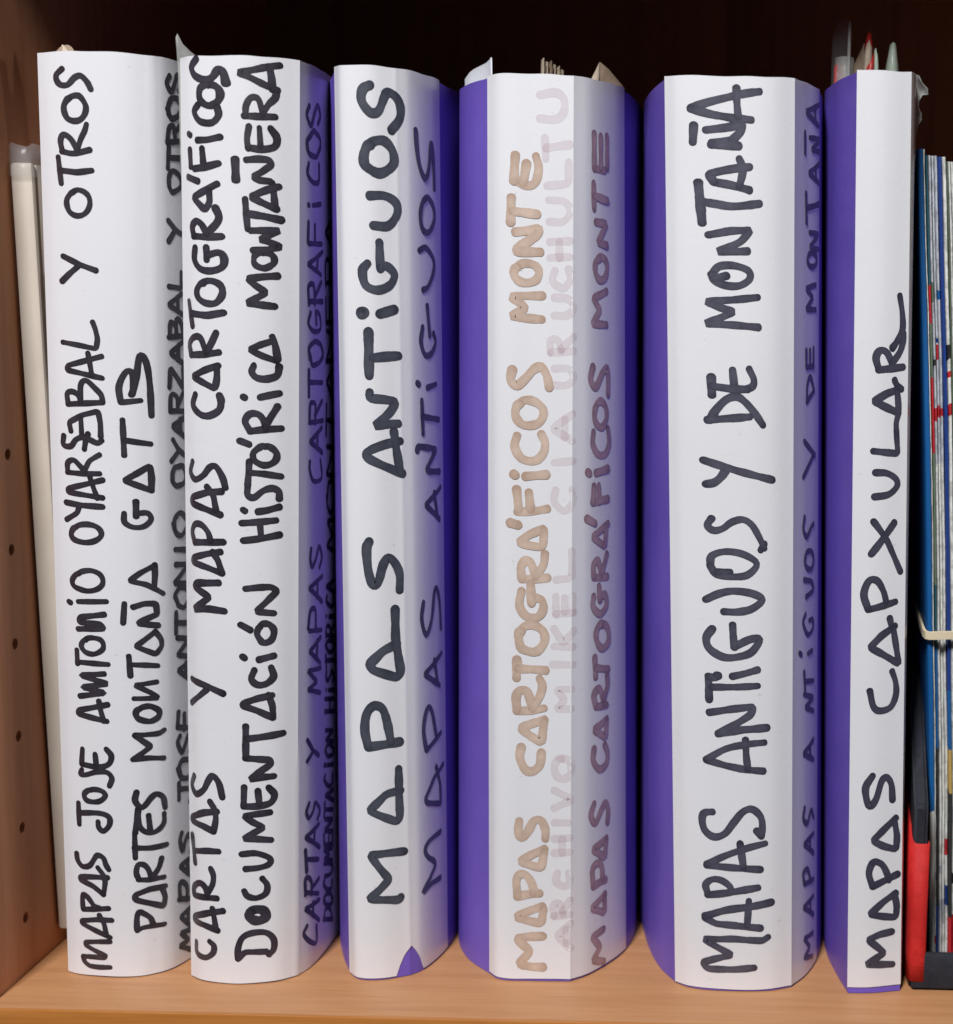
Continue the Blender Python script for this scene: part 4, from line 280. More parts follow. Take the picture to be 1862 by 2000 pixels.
4:{"main":[3.1,[[0,2825,2963,2822,2920,2821,2875],[0,2863,2936,2852,2869],[1,2896,2960,2906,2922,2895,2874,2868,2861,2828,2878],[0,2812,2820,2810,2735],[0,2816,2774,2859,2770,2903,2765],[0,2826,2704,2866,2708,2910,2717,2907,2697,2832,2649,2829,2637,2914,2637],[1,2826,2580,2844,2594,2869,2598,2894,2591,2908,2576,2908,2558,2897,2541,2874,2532,2849,2533,2830,2545,2822,2562,2825,2580,2835,2585],[0,2924,2488,2867,2487,2811,2483,2842,2462,2864,2445,2811,2415,2867,2410,2922,2407],[1,2818,2233,2812,2196,2834,2177,2865,2203,2894,2235,2920,2242,2940,2214,2950,2171],[1,2836,2106,2857,2125,2886,2125,2911,2113,2928,2093,2926,2067,2909,2046,2881,2038,2854,2041,2835,2059,2828,2082,2835,2107,2846,2113],[1,2835,2001,2827,1963,2851,1922,2896,1914,2928,1940,2935,1978,2921,2009],[0,2864,1859,2942,1867],[0,2823,1867,2830,1862],[0,2836,1733,2890,1735,2946,1746],[0,2834,1814,2842,1741],[0,2877,1802,2884,1742],[0,2811,1694,2841,1686],[0,2930,1675,2878,1652,2840,1625,2884,1613,2930,1608,2933,1672],[0,2853,1493,2904,1494,2948,1500],[1,2854,1495,2851,1535,2865,1558,2885,1552,2903,1504],[1,2903,1507,2931,1544,2937,1586],[1,2853,1451,2846,1399,2870,1361,2912,1358,2932,1388,2925,1420,2892,1429],[0,2885,1478,2889,1407],[1,2847,1298,2862,1321,2889,1330,2915,1321,2934,1302,2938,1274,2926,1249,2904,1232,2877,1234,2853,1246,2845,1272,2844,1299,2854,1307],[0,2838,1203,2837,1135],[0,2842,1169,2893,1168,2943,1165],[0,2836,1015,2888,1017,2937,1027],[1,2839,1015,2836,1068,2852,1091,2877,1082,2894,1023],[1,2893,1026,2920,1069,2930,1109,2920,1135],[0,2939,984,2894,970,2852,952,2888,923,2928,901,2937,977],[1,2855,883,2850,843,2869,800,2895,793,2922,817,2928,864],[1,2849,608,2846,568,2857,544,2880,568,2903,609,2929,610,2944,576,2944,543],[0,2942,506,2897,484,2851,456,2891,443,2930,434,2940,495],[0,2842,324,2885,334,2924,338],[1,2844,327,2840,385,2855,409,2878,402,2898,369,2901,337],[0,2936,288,2885,270,2839,245,2885,232,2931,224,2939,278],[0,2938,175,2885,172,2840,166,2866,139,2892,118,2850,67,2893,57,2939,57]]],"side":[2.8,[[0,3137,3049,3138,2930],[0,3178,3044,3179,2936],[0,3221,3048,3222,2940],[0,3141,2930,3206,2929],[0,3134,2880,3137,2794],[0,3139,2837,3226,2826],[0,3148,2748,3220,2746,3161,2678,3223,2670],[1,3162,2621,3184,2629,3206,2622,3223,2606,3223,2584,3214,2563,3193,2550,3170,2550,3153,2564,3145,2584,3147,2606,3163,2621,3172,2623],[0,3221,2510,3133,2483,3177,2443,3128,2395,3221,2392],[1,3134,2246,3121,2199,3151,2173,3190,2220,3222,2238,3232,2209,3232,2144],[1,3146,2096,3160,2114,3181,2122,3203,2113,3219,2093,3223,2068,3213,2046,3194,2030,3171,2032,3152,2047,3143,2070,3147,2095,3153,2103],[1,3139,2014,3136,1969,3168,1932,3216,1932,3242,1969,3233,2021],[0,3152,1868,3233,1877],[0,3107,1874,3117,1868],[0,3134,1763,3234,1767],[0,3142,1821,3139,1763],[0,3172,1821,3177,1759],[0,3103,1708,3148,1687],[0,3234,1678,3134,1640,3211,1595,3221,1670],[0,3143,1490,3230,1483],[1,3143,1492,3141,1535,3167,1548,3190,1492],[0,3193,1502,3226,1567],[1,3142,1423,3139,1384,3182,1353,3222,1378,3212,1420,3179,1411],[0,3174,1455,3179,1405],[1,3184,1316,3208,1311,3230,1294,3239,1268,3238,1243,3220,1228,3197,1223,3175,1236,3161,1257,3156,1282,3165,1304,3184,1315,3195,1311],[0,3150,1197,3156,1123],[0,3155,1157,3238,1137],[0,3156,1013,3228,1006],[1,3156,1014,3145,1060,3178,1077,3211,1012],[0,3203,1029,3232,1077,3228,1118],[0,3228,952,3146,929,3220,884,3226,942],[1,3148,858,3144,812,3181,773,3226,785,3232,825,3214,857],[1,3149,651,3132,611,3156,574,3193,616,3220,636,3237,604,3233,556],[0,3225,500,3140,479,3215,430,3221,491],[0,3144,337,3181,343,3221,341],[1,3144,341,3140,404,3167,420,3194,402,3201,351],[0,3218,286,3137,256,3213,216,3215,273],[0,3210,152,3139,145,3187,90,3145,52,3210,26]]],"old":[2.9,[[0,3041,127,2988,176,3041,223],[0,3024,203,3024,148],[0,2977,251,3037,258],[1,2977,251,2974,292,2997,299,3010,258],[0,3010,272,3037,313],[1,2990,415,2985,381,3017,364,3036,388,3030,415],[0,2976,489,3036,493],[0,2976,543,3036,547],[0,3006,543,3006,489],[0,2976,604,3029,604],[0,2975,658,3043,691,2975,725],[1,2994,842,3012,842,3029,835,3039,816,3039,794,3029,776,3013,767,2994,769,2981,784,2976,805,2981,827,2995,839,3003,841],[0,3041,1024,2980,1024,3014,1058,2980,1097,3041,1097],[0,2966,1186,3048,1186],[0,2972,1252,3048,1251],[0,2972,1317,3006,1265,3048,1310],[0,2979,1369,3048,1376],[0,2978,1434,2979,1369],[0,3012,1428,3012,1376],[0,3043,1435,3043,1376],[0,2978,1493,3039,1500,3038,1597],[1,2976,1814,2971,1769,3011,1738,3044,1776,3037,1815],[0,2969,1909,3045,1916],[0,3040,1986,2961,2029,3040,2081],[0,3009,2062,3009,1998],[1,2967,2180,3015,2181,3043,2207,3022,2238,2967,2237],[0,2953,2293,3043,2300],[1,2953,2293,2953,2333,2980,2337,2994,2300],[0,2994,2306,3043,2350],[1,2966,2421,3014,2422,3042,2447,3021,2478,2966,2483],[1,2969,2576,2960,2538,3000,2515,3027,2546,3020,2583],[0,2948,2618,3027,2623],[0,2948,2673,3027,2678],[0,2985,2674,2986,2619],[1,2944,2741,2999,2742,3026,2776,3005,2809,2943,2814],[0,2936,2862,3019,2870,3019,2943],[0,2928,3025,2932,2953],[0,2932,2989,3025,3003],[1,2908,3088,2969,3086,3000,3111,3000,3153,2969,3175,2908,3166]]]},
5:{"main":[2.6,[[1,3042,3187,3004,3182,2958,3173,2890,3152,2834,3129],[0,2834,3127,2890,3108,2950,3097,3011,3093],[0,2958,3198,2959,3154,2964,3101],[0,2876,3057,2924,3065,2982,3078,2973,3053,2944,3023],[0,2889,3009,2929,3006,2967,3006],[0,2944,3026,2890,3015],[0,2842,3074,2839,3015],[1,3006,2937,2950,2930,2899,2917,2885,2907,2895,2884],[0,2895,2884,2939,2876,3006,2859],[0,2968,2963,2983,2931,2974,2891,2968,2870],[0,2853,2883,2863,2747],[1,2863,2818,2899,2811,2951,2804,3044,2815],[0,2880,2707,2940,2722,3010,2726,2974,2686,2904,2651,2951,2652,3000,2655],[1,2889,2575,2909,2601,2951,2605,3001,2589,3007,2562,2975,2539,2935,2536,2899,2550,2889,2575],[0,2929,2570,2894,2559],[0,3038,2499,2952,2489,2872,2481,2909,2462,2952,2448,2909,2425,2871,2406,2952,2403,3042,2397],[0,2886,2225,2888,2161],[0,2888,2192,2947,2184,3003,2184],[0,2949,2249,2955,2191],[1,3006,2254,3024,2217,3016,2192,2977,2182],[0,2875,2075,2930,2081,3010,2089],[1,2883,2073,2898,2108,2930,2147,2964,2157,2996,2136,3030,2099,3059,2061],[0,2861,1935,2909,1918,2966,1900,3096,1870],[1,2928,1901,2914,1877,2893,1857,2869,1851],[1,2886,1732,2873,1706,2892,1689,2920,1697,2948,1720,2985,1730,3018,1712,3045,1671,3066,1629],[0,3066,1645,3052,1623],[1,2881,1564,2887,1600,2931,1616,2992,1606,3038,1575,3006,1536,2955,1527,2903,1533,2881,1564],[0,2903,1543,2943,1544],[1,2867,1443,2909,1466,2955,1476,3019,1469,3059,1447,3020,1414,2968,1402,2923,1402],[1,2887,1340,2868,1306,2877,1268,2920,1239,2968,1240,3020,1259,3050,1305,3013,1304,2956,1276],[0,2952,1355,2954,1316,2959,1274],[0,2950,1170,2994,1181,3044,1196],[0,2900,1174,2906,1169],[0,2874,1169,2876,1081],[1,2877,1166,2897,1164,2906,1174],[0,2885,1129,2956,1131,3044,1137],[0,2876,1037,2944,1051,3029,1063,3018,1033,2957,993,2905,963],[0,2905,960,2982,977,3079,985],[1,3069,931,3009,925,2932,907,2865,864],[0,2865,863,2932,844,2996,832,3066,826],[0,2999,941,3002,882,3008,833],[1,2885,673,2859,668,2850,644,2859,604,2890,581,2927,594,2958,636,2990,676,3023,687,3053,663,3062,630,3058,586],[0,3040,607,3056,586],[1,3073,559,3010,543,2933,514,2864,477],[0,2864,474,2933,469,2991,466,3057,462],[0,2981,559,2987,516,2994,469],[0,2867,363,2933,373,2991,385,3047,395],[1,2869,364,2861,400,2883,421,2914,420,2943,400,2952,380],[1,3098,338,3024,324,2933,309,2857,282],[0,2857,277,2895,256,2972,251,3058,242],[0,3014,345,3011,294,3008,253],[0,3085,207,3065,194,2960,201,2853,195,2901,168,2953,140,2895,124,2846,106,2865,84,2960,85,3035,93]]],"side":[2.1,[[0,3436,3183,3286,3140,3423,3107],[0,3377,3164,3388,3115],[0,3323,3056,3449,3063,3341,3017,3457,3019],[0,3277,3069,3277,2999],[0,3458,2985,3314,2934,3441,2907],[0,3389,2960,3390,2916],[0,3287,2864,3292,2762],[0,3290,2812,3454,2839],[0,3324,2730,3429,2729,3324,2680,3424,2675],[1,3320,2653,3342,2660,3369,2660,3393,2653,3405,2640,3399,2626,3377,2615,3348,2611,3323,2616,3305,2626,3306,2641,3317,2654,3329,2656],[0,3393,2549,3288,2535,3362,2504,3288,2462,3394,2461],[0,3292,2319,3292,2259],[0,3329,2319,3329,2259],[0,3368,2325,3368,2260],[0,3292,2259,3368,2260],[0,3298,2135,3375,2173],[1,3298,2135,3303,2195,3335,2223,3375,2173],[0,3272,1998,3388,1938],[0,3377,1945,3264,1871],[1,3276,1727,3264,1683,3299,1653,3343,1680,3372,1690],[1,3296,1595,3320,1598,3347,1593,3368,1575,3372,1556,3364,1538,3342,1528,3316,1533,3293,1544,3280,1562,3284,1581,3296,1596,3307,1596],[1,3273,1499,3348,1481,3370,1448,3291,1434],[1,3287,1372,3265,1343,3310,1292,3367,1304,3366,1338,3325,1342],[0,3310,1222,3360,1224],[0,3232,1239,3248,1231],[0,3274,1162,3283,1090],[0,3278,1125,3377,1107],[0,3274,1078,3378,1044,3283,1029,3378,993],[0,3379,884,3267,858,3380,808],[0,3335,871,3341,829],[1,3279,652,3268,614,3308,587,3349,624,3382,586],[0,3383,524,3273,517,3384,447],[0,3336,518,3341,475],[0,3276,364,3385,345],[1,3276,364,3268,408,3312,408,3344,352],[0,3385,281,3269,277,3386,207],[0,3342,279,3344,237],[0,3381,138,3277,153,3338,98,3277,80,3377,46]]]},
6:{"main":[2.55,[[1,2921,2515,2933,2455,2934,2399,2907,2355,2890,2336],[0,2838,2261,2885,2266,2940,2272],[1,2840,2261,2830,2301,2843,2327,2869,2320,2891,2283],[1,2889,2283,2923,2321,2937,2358,2940,2389],[0,2903,2226,2913,2208,2934,2196],[0,2927,2196,2872,2180,2823,2153,2866,2133,2923,2112,2920,2152,2914,2196],[0,2826,1979,2868,1975,2922,1971,2917,2014,2912,2077,2923,2115],[1,2833,1904,2877,1902,2915,1882,2920,1856,2886,1828,2831,1819],[0,2830,1733,2882,1666,2940,1553],[0,2912,1729,2867,1673,2824,1617],[0,2816,1419,2864,1432,2921,1447],[1,2816,1423,2802,1474,2818,1522,2846,1523,2870,1487,2882,1448],[0,2898,1388,2906,1357],[0,2921,1360,2866,1326,2824,1284,2875,1257,2938,1222,2926,1285,2913,1353],[1,2911,1196,2926,1156,2928,1110,2907,1066,2864,1054,2840,1071,2827,1127],[1,2842,817,2819,778,2820,738,2833,705,2856,731,2876,796,2897,808,2915,781,2920,724],[0,2935,658,2893,622,2845,577,2887,555,2937,540,2940,592,2928,653],[0,2847,406,2889,424,2945,447],[1,2847,408,2834,457,2850,497,2881,488,2902,453,2910,426],[0,2939,376,2890,346,2838,301,2891,291,2940,284,2943,328,2933,373],[0,2926,231,2878,224,2835,206,2865,181,2897,153,2863,133,2829,112,2880,110,2929,107]]]}}

class Surf:
    def __init__(s, d):
        s.H = d['H']; s.p = d['prof']; s.cr = set(d['crease'])
        s.arc = [0.0]
        for a, b in zip(s.p, s.p[1:]):
            s.arc.append(s.arc[-1] + math.hypot(b[0] - a[0], b[1] - a[1]))
        s.nrm = []
        n = len(s.p)
        for i in range(n):
            a, b = s.p[max(0, i - 1)], s.p[min(n - 1, i + 1)]
            t = Vector((b[0] - a[0], b[1] - a[1])); t.normalize()
            s.nrm.append(Vector((t.y, -t.x)))          # points out of the binder
    def at(s, i, z, off=0.0):
        p, nn = s.p[i], s.nrm[i]
        k = z / s.H
        return Vector(((p[0] * (1 - k) + p[2] * k + nn.x * off) / 1000, (p[1] + nn.y * off) / 1000, z / 1000))
    def uv(s, u, z, off):
        u = min(max(u, 0), s.arc[-1] - 1e-4)
        lo, hi = 0, len(s.arc) - 1
        while hi - lo > 1:
            mid = (lo + hi) // 2
            if s.arc[mid] <= u: lo = mid
            else: hi = mid
        f = (u - s.arc[lo]) / max(1e-9, s.arc[hi] - s.arc[lo])
        return s.at(lo, z, off).lerp(s.at(hi, z, off), f)

def shell(name, S, i0, i1, off, thick, zb, zt, mat, rows=14, sharp=32):
    """closed sheet bent round the binder from column i0 to i1"""
    V, F = [], []
    cols = list(range(i0, i1 + 1)); nc = len(cols); nr = rows + 1
    for side in (0, 1):
        for c in cols:
            b, t = zb(S.arc[c]), zt(S.arc[c])
            for r in range(nr):
                V.append(S.at(c, b + (t - b) * r / rows, off - thick * side))
    N = nc * nr
    def q(s, c, r): return s * N + c * nr + r
    for c in range(nc - 1):
        for r in range(rows):
            F.append((q(0, c, r), q(0, c + 1, r), q(0, c + 1, r + 1), q(0, c, r + 1)))
            F.append((q(1, c, r), q(1, c, r + 1), q(1, c + 1, r + 1), q(1, c + 1, r)))
        F.append((q(0, c, 0), q(1, c, 0), q(1, c + 1, 0), q(0, c + 1, 0)))
        F.append((q(0, c, rows), q(0, c + 1, rows), q(1, c + 1, rows), q(1, c, rows)))
    for c in (0, nc - 1):
        for r in range(rows):
            F.append((q(0, c, r), q(0, c, r + 1), q(1, c, r + 1), q(1, c, r)))
    return link(name, mesh(name, V, F, sharp), mat)

def catmull(P, k=6):
    out = []
    n = len(P)
    for i in range(n - 1):
        p1, p2 = P[i], P[i + 1]
        p0 = P[i - 1] if i else p1 * 2 - p2
        p3 = P[i + 2] if i + 2 < n else p2 * 2 - p1
        for j in range(k):
            t = j / k
            out.append(.5 * ((2 * p1) + (p2 - p0) * t + (2 * p0 - 5 * p1 + 4 * p2 - p3) * t * t + (3 * p1 - p0 - 3 * p2 + p3) * t ** 3))
    out.append(P[-1])
    return out

def soften(P, w):
    out = [P[0]]
    for a, b, c in zip(P, P[1:], P[2:]):
        d1 = min(w, (b - a).length * .4); d2 = min(w, (c - b).length * .4)
        if d1 < 1e-6 or d2 < 1e-6:
            out.append(b); continue
        s = b + (a - b).normalized() * d1; e = b + (c - b).normalized() * d2
        for t in (0, .33, .67, 1):
            out.append(s * (1 - t) ** 2 + b * 2 * t * (1 - t) + e * t * t)
    out.append(P[-1])
    return out

def words(strokes, gap=70):
    """split handwriting at clear gaps up the label, one list of strokes per run of words"""
    sp = sorted(strokes, key=lambda st: min(st[2::2]))
    out, top = [[]], None
    for st in sp:
        if top is not None and min(st[2::2]) > top + gap: out.append([])
        top = max(st[2::2]) if top is None else max(top, max(st[2::2]))
        out[-1].append(st)
    return out

def lettering(name, S, width, strokes, mat, umax=None, lift0=.09):
    V, F, A = [], [], []
    for k, st in enumerate(strokes):
        P = [Vector((st[i] / 10, st[i + 1] / 10)) for i in range(1, len(st) - 1, 2)]
        P = catmull(P, 5) if st[0] else soften(P, width * .45)
        # resample at 0.8 mm
        Q = [P[0]]
        for a, b in zip(P, P[1:]):
            L = (b - a).length
            n = max(1, int(L / .8))
            for j in range(1, n + 1): Q.append(a.lerp(b, j / n))
        Q2 = [Q[0]]
        for p in Q[1:]:
            if (p - Q2[-1]).length > .12: Q2.append(p)
        Q = Q2
        if len(Q) < 2: continue
        rr = random.Random(k * 31 + len(strokes))
        w0 = width * rr.uniform(.93, 1.07); ph = rr.uniform(0, 6)
        lift = lift0 + (k % 5) * .022
        n = len(Q); rows = []
        # round caps: extra stations past both ends
        tang = []
        for i in range(n):
            t = Q[min(n - 1, i + 1)] - Q[max(0, i - 1)]
            tang.append(t.normalized() if t.length > 1e-9 else Vector((1, 0)))
        sta = []
        h = w0 / 2
        for f in (-1, -.86, -.5): sta.append((Q[0] + tang[0] * h * f * .9, tang[0], math.sqrt(max(0.02, 1 - f * f))))
        for i in range(n): sta.append((Q[i], tang[i], 1))
        for f in (.5, .86, 1): sta.append((Q[-1] + tang[-1] * h * f * .9, tang[-1], math.sqrt(max(0.02, 1 - f * f))))
        base = len(V)
        for i, (p, t, s) in enumerate(sta):
            hw = h * s * (1 + .07 * math.sin(i * .55 + ph) + rr.uniform(-.035, .035))
            nr = Vector((-t.y, t.x))
            l = lift + i * .0006
            endd = min(i, len(sta) - 1 - i)
            for sd in (-1, 0, 1):
                A.append(min(1, (.28 if sd else 0) + max(0, 1 - endd / 5) * .8))
                c = p + nr * hw * sd
                V.append(S.uv(c.x, c.y, l))
        for i in range(len(sta) - 1):
            a = base + i * 3
            F.append((a, a + 3, a + 4, a + 1)); F.append((a + 1, a + 4, a + 5, a + 2))
    me = bpy.data.meshes.new(name); me.from_pydata([tuple(v) for v in V], [], F); me.update()
    me.shade_smooth()
    at = me.attributes.new('pooling', 'FLOAT', 'POINT')
    at.data.foreach_set('value', A)
    return link(name, me, mat)

LAB = {1: 'leftmost ring binder, white wrap lettered MAPAS JOSE ANTONIO OYARZABAL Y OTROS in black', 2: 'ring binder in white lettered CARTAS Y MAPAS CARTOGRÁFICOS and DOCUMENTACIÓN HISTÓRICA', 3: 'narrow purple ring binder with torn white wrap lettered MAPAS ANTIGUOS in big spaced letters', 4: 'purple ring binder with white wrap lettered MAPAS CARTOGRÁFICOS MONTE in faded brown marker', 5: 'wide purple ring binder with white wrap lettered MAPAS ANTIGUOS Y DE MONTAÑA', 6: 'slim purple ring binder with white spine strip lettered MAPAS CAPXULAR'}
for b in range(1, 7):
    S = Surf(BD[b]); H = S.H
    mid = S.at(len(S.p) // 2, 0)
    R = root('ring_binder', (mid.x, mid.y, 0), LAB[b], 'ring binder', 'ring binders standing on the shelf')
    n = len(S.p); i0, i1 = BD[b]['paper']
    cov = shell('cover', S, 0, n - 1, -.32, 2.0, lambda u: .25, lambda u, H=H: H - .9, PURPLE, rows=8)
    rb = random.Random(b)
    ph = [rb.uniform(0, 6) for _ in range(4)]
    bot = {1: .5, 2: .5, 3: .9, 4: 1.1, 5: .9, 6: 2.6}[b]
    def zt(u, H=H, ph=ph): return H + .22 * math.sin(u * .11 + ph[0]) + .12 * math.sin(u * .41 + ph[1])
    if b == 3:
        # torn, leaf-shaped gap in the wrap at the lower right corner of the spine
        TP = [INK[3]['tear'][1][0][i] / 10 for i in range(1, len(INK[3]['tear'][1][0]))]
        TQ = [(TP[i], TP[i + 1]) for i in range(0, len(TP), 2)]
        def zb(u, TQ=TQ):
            if u <= TQ[0][0] or u >= TQ[-1][0]: return .9
            for (a, za), (c, zc) in zip(TQ, TQ[1:]):
                if a <= u <= c: return max(.9, za + (zc - za) * (u - a) / max(1e-6, c - a))
            return .9
    else:
        def zb(u, bot=bot, ph=ph): return bot + .10 * math.sin(u * .23 + ph[2])
    wrap = shell('paper_wrap', S, i0, i1, 0, .26, zb, zt, PAPER, rows=22)
    x0 = max(S.p[k][0] for k in range(0, 6)) / 1000; x1 = min(S.p[k][0] for k in range(n - 6, n)) / 1000
    dx = (S.p[n // 2][2] - S.p[n // 2][0]) / 1000
    pb = box('page_block', (x0 + .0035, .085, .004), (x1 - .0035, .250, H / 1000 - .012), PAGES, bevel=.0008,
             shear=lambda c, dx=dx, H=H: Vector((c.x + dx * c.z / (H / 1000), c.y, c.z)))
    L = [cov, wrap, pb]
    w, st = INK[b]['main']
    for wd in words(st): L.append(lettering('spine_lettering', S, w, wd, INKS[b], lift0=.15 if b == 3 else .11))
    if 'side' in INK[b]:
        w, st = INK[b]['side']
        for wd in words(st): L.append(lettering('cover_lettering', S, w, wd, INK4S if b == 4 else INKS[b]))
    if 'old' in INK[b]:
        w, st = INK[b]['old']
        for wd in words(st):
            L.append(lettering('old_lettering', S, w, wd, GHOST, lift0=.04))
            L[-1]['label'] = 'faint pink old lettering showing through the white wrap'
    for o in L: adopt(R, o)

# ------------------------------------------------------------------ cream book and white booklet at the left
CREAM = simple("cream_cover", (.54, .475, .395), (.62, .555, .475), 30, .6, .2, .0004)
WHITEC = simple("off_white_card", (.60, .57, .54), (.70, .67, .64), 30, .6, .2, .0004)
m_, n_, b_ = nt("clear_film")
b_.inputs['Base Color'].default_value = (.9, .9, .92, 1); b_.inputs['Roughness'].default_value = .16
b_.inputs['Alpha'].default_value = .03
ff = noise(n_, 90, 3); bump(n_, b_, ff, .5, .001)
FILM = m_
m_, n_, b_ = nt("cloudy_film")
b_.inputs['Base Color'].default_value = (.62, .63, .58, 1); b_.inputs['Roughness'].default_value = .35
b_.inputs['Alpha'].default_value = .38
ff = noise(n_, 120, 3); bump(n_, b_, ff, .5, .001)
CLOUDY = m_

m_, n_, b_ = nt("hazy_film")
b_.inputs['Base Color'].default_value = (.62, .60, .60, 1); b_.inputs['Roughness'].default_value = .25
b_.inputs['Alpha'].default_value = .14
ff = noise(n_, 120, 3); bump(n_, b_, ff, .5, .001)
HAZY = m_

def lean(c):   # the book tips forward: 16 mm nearer at the top
    return Vector((c.x, c.y - .0165 * c.z / .29, c.z))
bk = root('book', (-.262, .026, 0), 'slim cream book in a clear sleeve leaning beside the drilled side panel', 'book')
bs = box('spine', (-.2655, .0265, .0065), (-.2578, .030, .2905), CREAM, bevel=.0012, shear=lean)
bcv = box('cover', (-.2655, .0302, .0065), (-.2640, .17, .290), CREAM, bevel=.0004, shear=lean)
bcv2 = box('cover', (-.2593, .0302, .0065), (-.2578, .17, .290), CREAM, bevel=.0004, shear=lean)
bpg = box('page_block', (-.2638, .0302, .010), (-.2595, .165, .287), PAGES, shear=lean)
V, F = [], []
prof = [(-.2661, .120), (-.2661, .035), (-.2659, .0262), (-.2645, .0249), (-.2615, .0246), (-.2588, .0249), (-.2574, .0262), (-.2572, .035), (-.2572, .120)]
for k, (x, y) in enumerate(prof):
    for z in (.286, .2915 + .0009 * math.sin(k), .2965 + .0008 * math.cos(k * 2)):
        V.append(lean(Vector((x, y + (.0015 if z > .29 else 0), z))))
nr = 3
for k in range(len(prof) - 1):
    for r in range(nr - 1):
        a = k * nr + r
        F.append((a, a + nr, a + nr + 1, a + 1))
slv = link('plastic_sleeve', mesh('plastic_sleeve', V, F, 60), HAZY)
md = slv.modifiers.new('t', 'SOLIDIFY'); md.thickness = .0003
adopt(bk, bs, bcv, bcv2, bpg, slv)

bl = root('booklet', (-.2548, .03, 0), 'thin off-white booklet squeezed between the cream book and the leftmost binder', 'booklet')
def lean2(c): return Vector((c.x + .0016 * (1 - c.z / .2), c.y - .010 * c.z / .29, c.z))
b1 = box('cover', (-.2570, .0280, .0045), (-.2564, .16, .215), WHITEC, bevel=.0002, shear=lean2)
b2 = box('page_block', (-.2563, .0287, .0050), (-.2545, .157, .213), PAGES, shear=lean2)
b3 = box('cover', (-.2544, .0280, .0045), (-.2538, .16, .215), WHITEC, bevel=.0002, shear=lean2)
b4 = box('spine', (-.2570, .0272, .0045), (-.2538, .0279, .215), WHITEC, bevel=.0003, shear=lean2)
adopt(bl, b1, b2, b3, b4)

# ------------------------------------------------------------------ magazine file with red corner
BLACKC = simple("black_cloth", (.012, .013, .020), (.022, .023, .033), 260, .75, .5, .0004)
REDC = simple("red_cloth", (.48, .012, .012), (.60, .022, .018), 260, .7, .5, .0004)
mf = root('magazine_file', (.057, .003, 0), 'black cloth magazine file with a red lower corner holding the folded maps', 'magazine file')
def slab(name, poly, xa, xb, mat, bev=.0012):
    bm = bmesh.new()
    f = bm.faces.new([bm.verts.new((xa, y, z)) for y, z in poly])
    r_ = bmesh.ops.extrude_face_region(bm, geom=[f])
    for v in r_['geom']:
        if isinstance(v, bmesh.types.BMVert): v.co.x = xb
    bmesh.ops.recalc_face_normals(bm, faces=bm.faces)
    bmesh.ops.bevel(bm, geom=list(bm.edges), offset=bev, segments=3, affect='EDGES')
    me = bpy.data.meshes.new(name); bm.to_mesh(me); bm.free()
    me.shade_smooth(); me.set_sharp_from_angle(angle=math.radians(50))
    return link(name, me, mat)
wallp = [(.0045, .0006), (.0045, .0695), (.119, .147), (.20, .245), (.275, .245), (.275, .0006)]
def wl(o):
    # wall leans out a touch towards its foot
    for v in o.data.vertices:
        v.co.x += .0028 * min(1, max(0, v.co.y - .01) / .11)
    return o
w1 = wl(slab('side_wall', wallp, .0553, .0605, BLACKC))
lip = box('front_lip', (.0560, .0032, .0006), (.152, .0065, .0142), BLACKC, bevel=.0012)
flo = box('base', (.0607, .0067, .0006), (.1505, .270, .0040), BLACKC, bevel=.0008)
w2 = slab('side_wall', wallp, .1508, .1540, BLACKC)
bw = box('back_wall', (.0607, .2705, .0042), (.1505, .2745, .243), BLACKC, bevel=.0008)
# red corner patch wrapping the front edge and running back along the side
V, F = [], []
rprof = [(.0549, .16, .074), (.0549, .06, .070), (.0549, .03, .0655), (.0549, .012, .0600), (.0549, .0075, .0575), (.0552, .0052, .0563), (.0560, .0036, .0558), (.0572, .00325, .0557), (.0590, .0032, .0557), (.0606, .0034, .0557), (.0611, .0042, .0557), (.0612, .0075, .0555)]
for x, y, zt_ in rprof:
    for z in (.0036, .012, .03, zt_): V.append((x, y, z))
for k in range(len(rprof) - 1):
    for r in range(3):
        a = k * 4 + r
        F.append((a, a + 4, a + 5, a + 1))
rp_ = link('corner_patch', mesh('corner_patch', V, F, 60), REDC)
md = rp_.modifiers.new('t', 'SOLIDIFY'); md.thickness = .0005; md.offset = 0
rp_['label'] = 'red cloth corner patch'
adopt(mf, w1, w2, lip, flo, bw, rp_)

# ------------------------------------------------------------------ folded maps in the file, rubber band
def print_mat(name, stops, seed, speck=0.0):
    """printed card: colour bands up the height, broken by fine map print"""
    m, n, b = nt(name)
    tc = n.nodes.new('ShaderNodeTexCoord')
    sx = n.nodes.new('ShaderNodeSeparateXYZ'); n.links.new(tc.outputs['Object'], sx.inputs[0])
    mr = n.nodes.new('ShaderNodeMapRange'); mr.inputs['From Max'].default_value = .31
    n.links.new(sx.outputs['Z'], mr.inputs[0])
    wob = noise(n, 40 + seed, 3)
    ad = n.nodes.new('ShaderNodeMath'); ad.operation = 'MULTIPLY_ADD'; ad.inputs[1].default_value = .05
    n.links.new(wob, ad.inputs[0]); n.links.new(mr.outputs[0], ad.inputs[2])
    base = ramp(n, ad.outputs[0], stops, 'CONSTANT')
    f = noise(n, 330 + seed * 9, 5, .7, (1, 1, .55))
    sp = ramp(n, f, [(.40, (.12, .13, .12)), (.50, (.75, .74, .70)), (.58, (1, 1, 1))])
    mx = n.nodes.new('ShaderNodeMix'); mx.data_type = 'RGBA'; mx.blend_type = 'MULTIPLY'
    mx.inputs[0].default_value = speck
    n.links.new(base, mx.inputs[6]); n.links.new(sp, mx.inputs[7])
    n.links.new(mx.outputs[2], b.inputs['Base Color'])
    b.inputs['Roughness'].default_value = .4
    return m
LG = (.52, .54, .58)
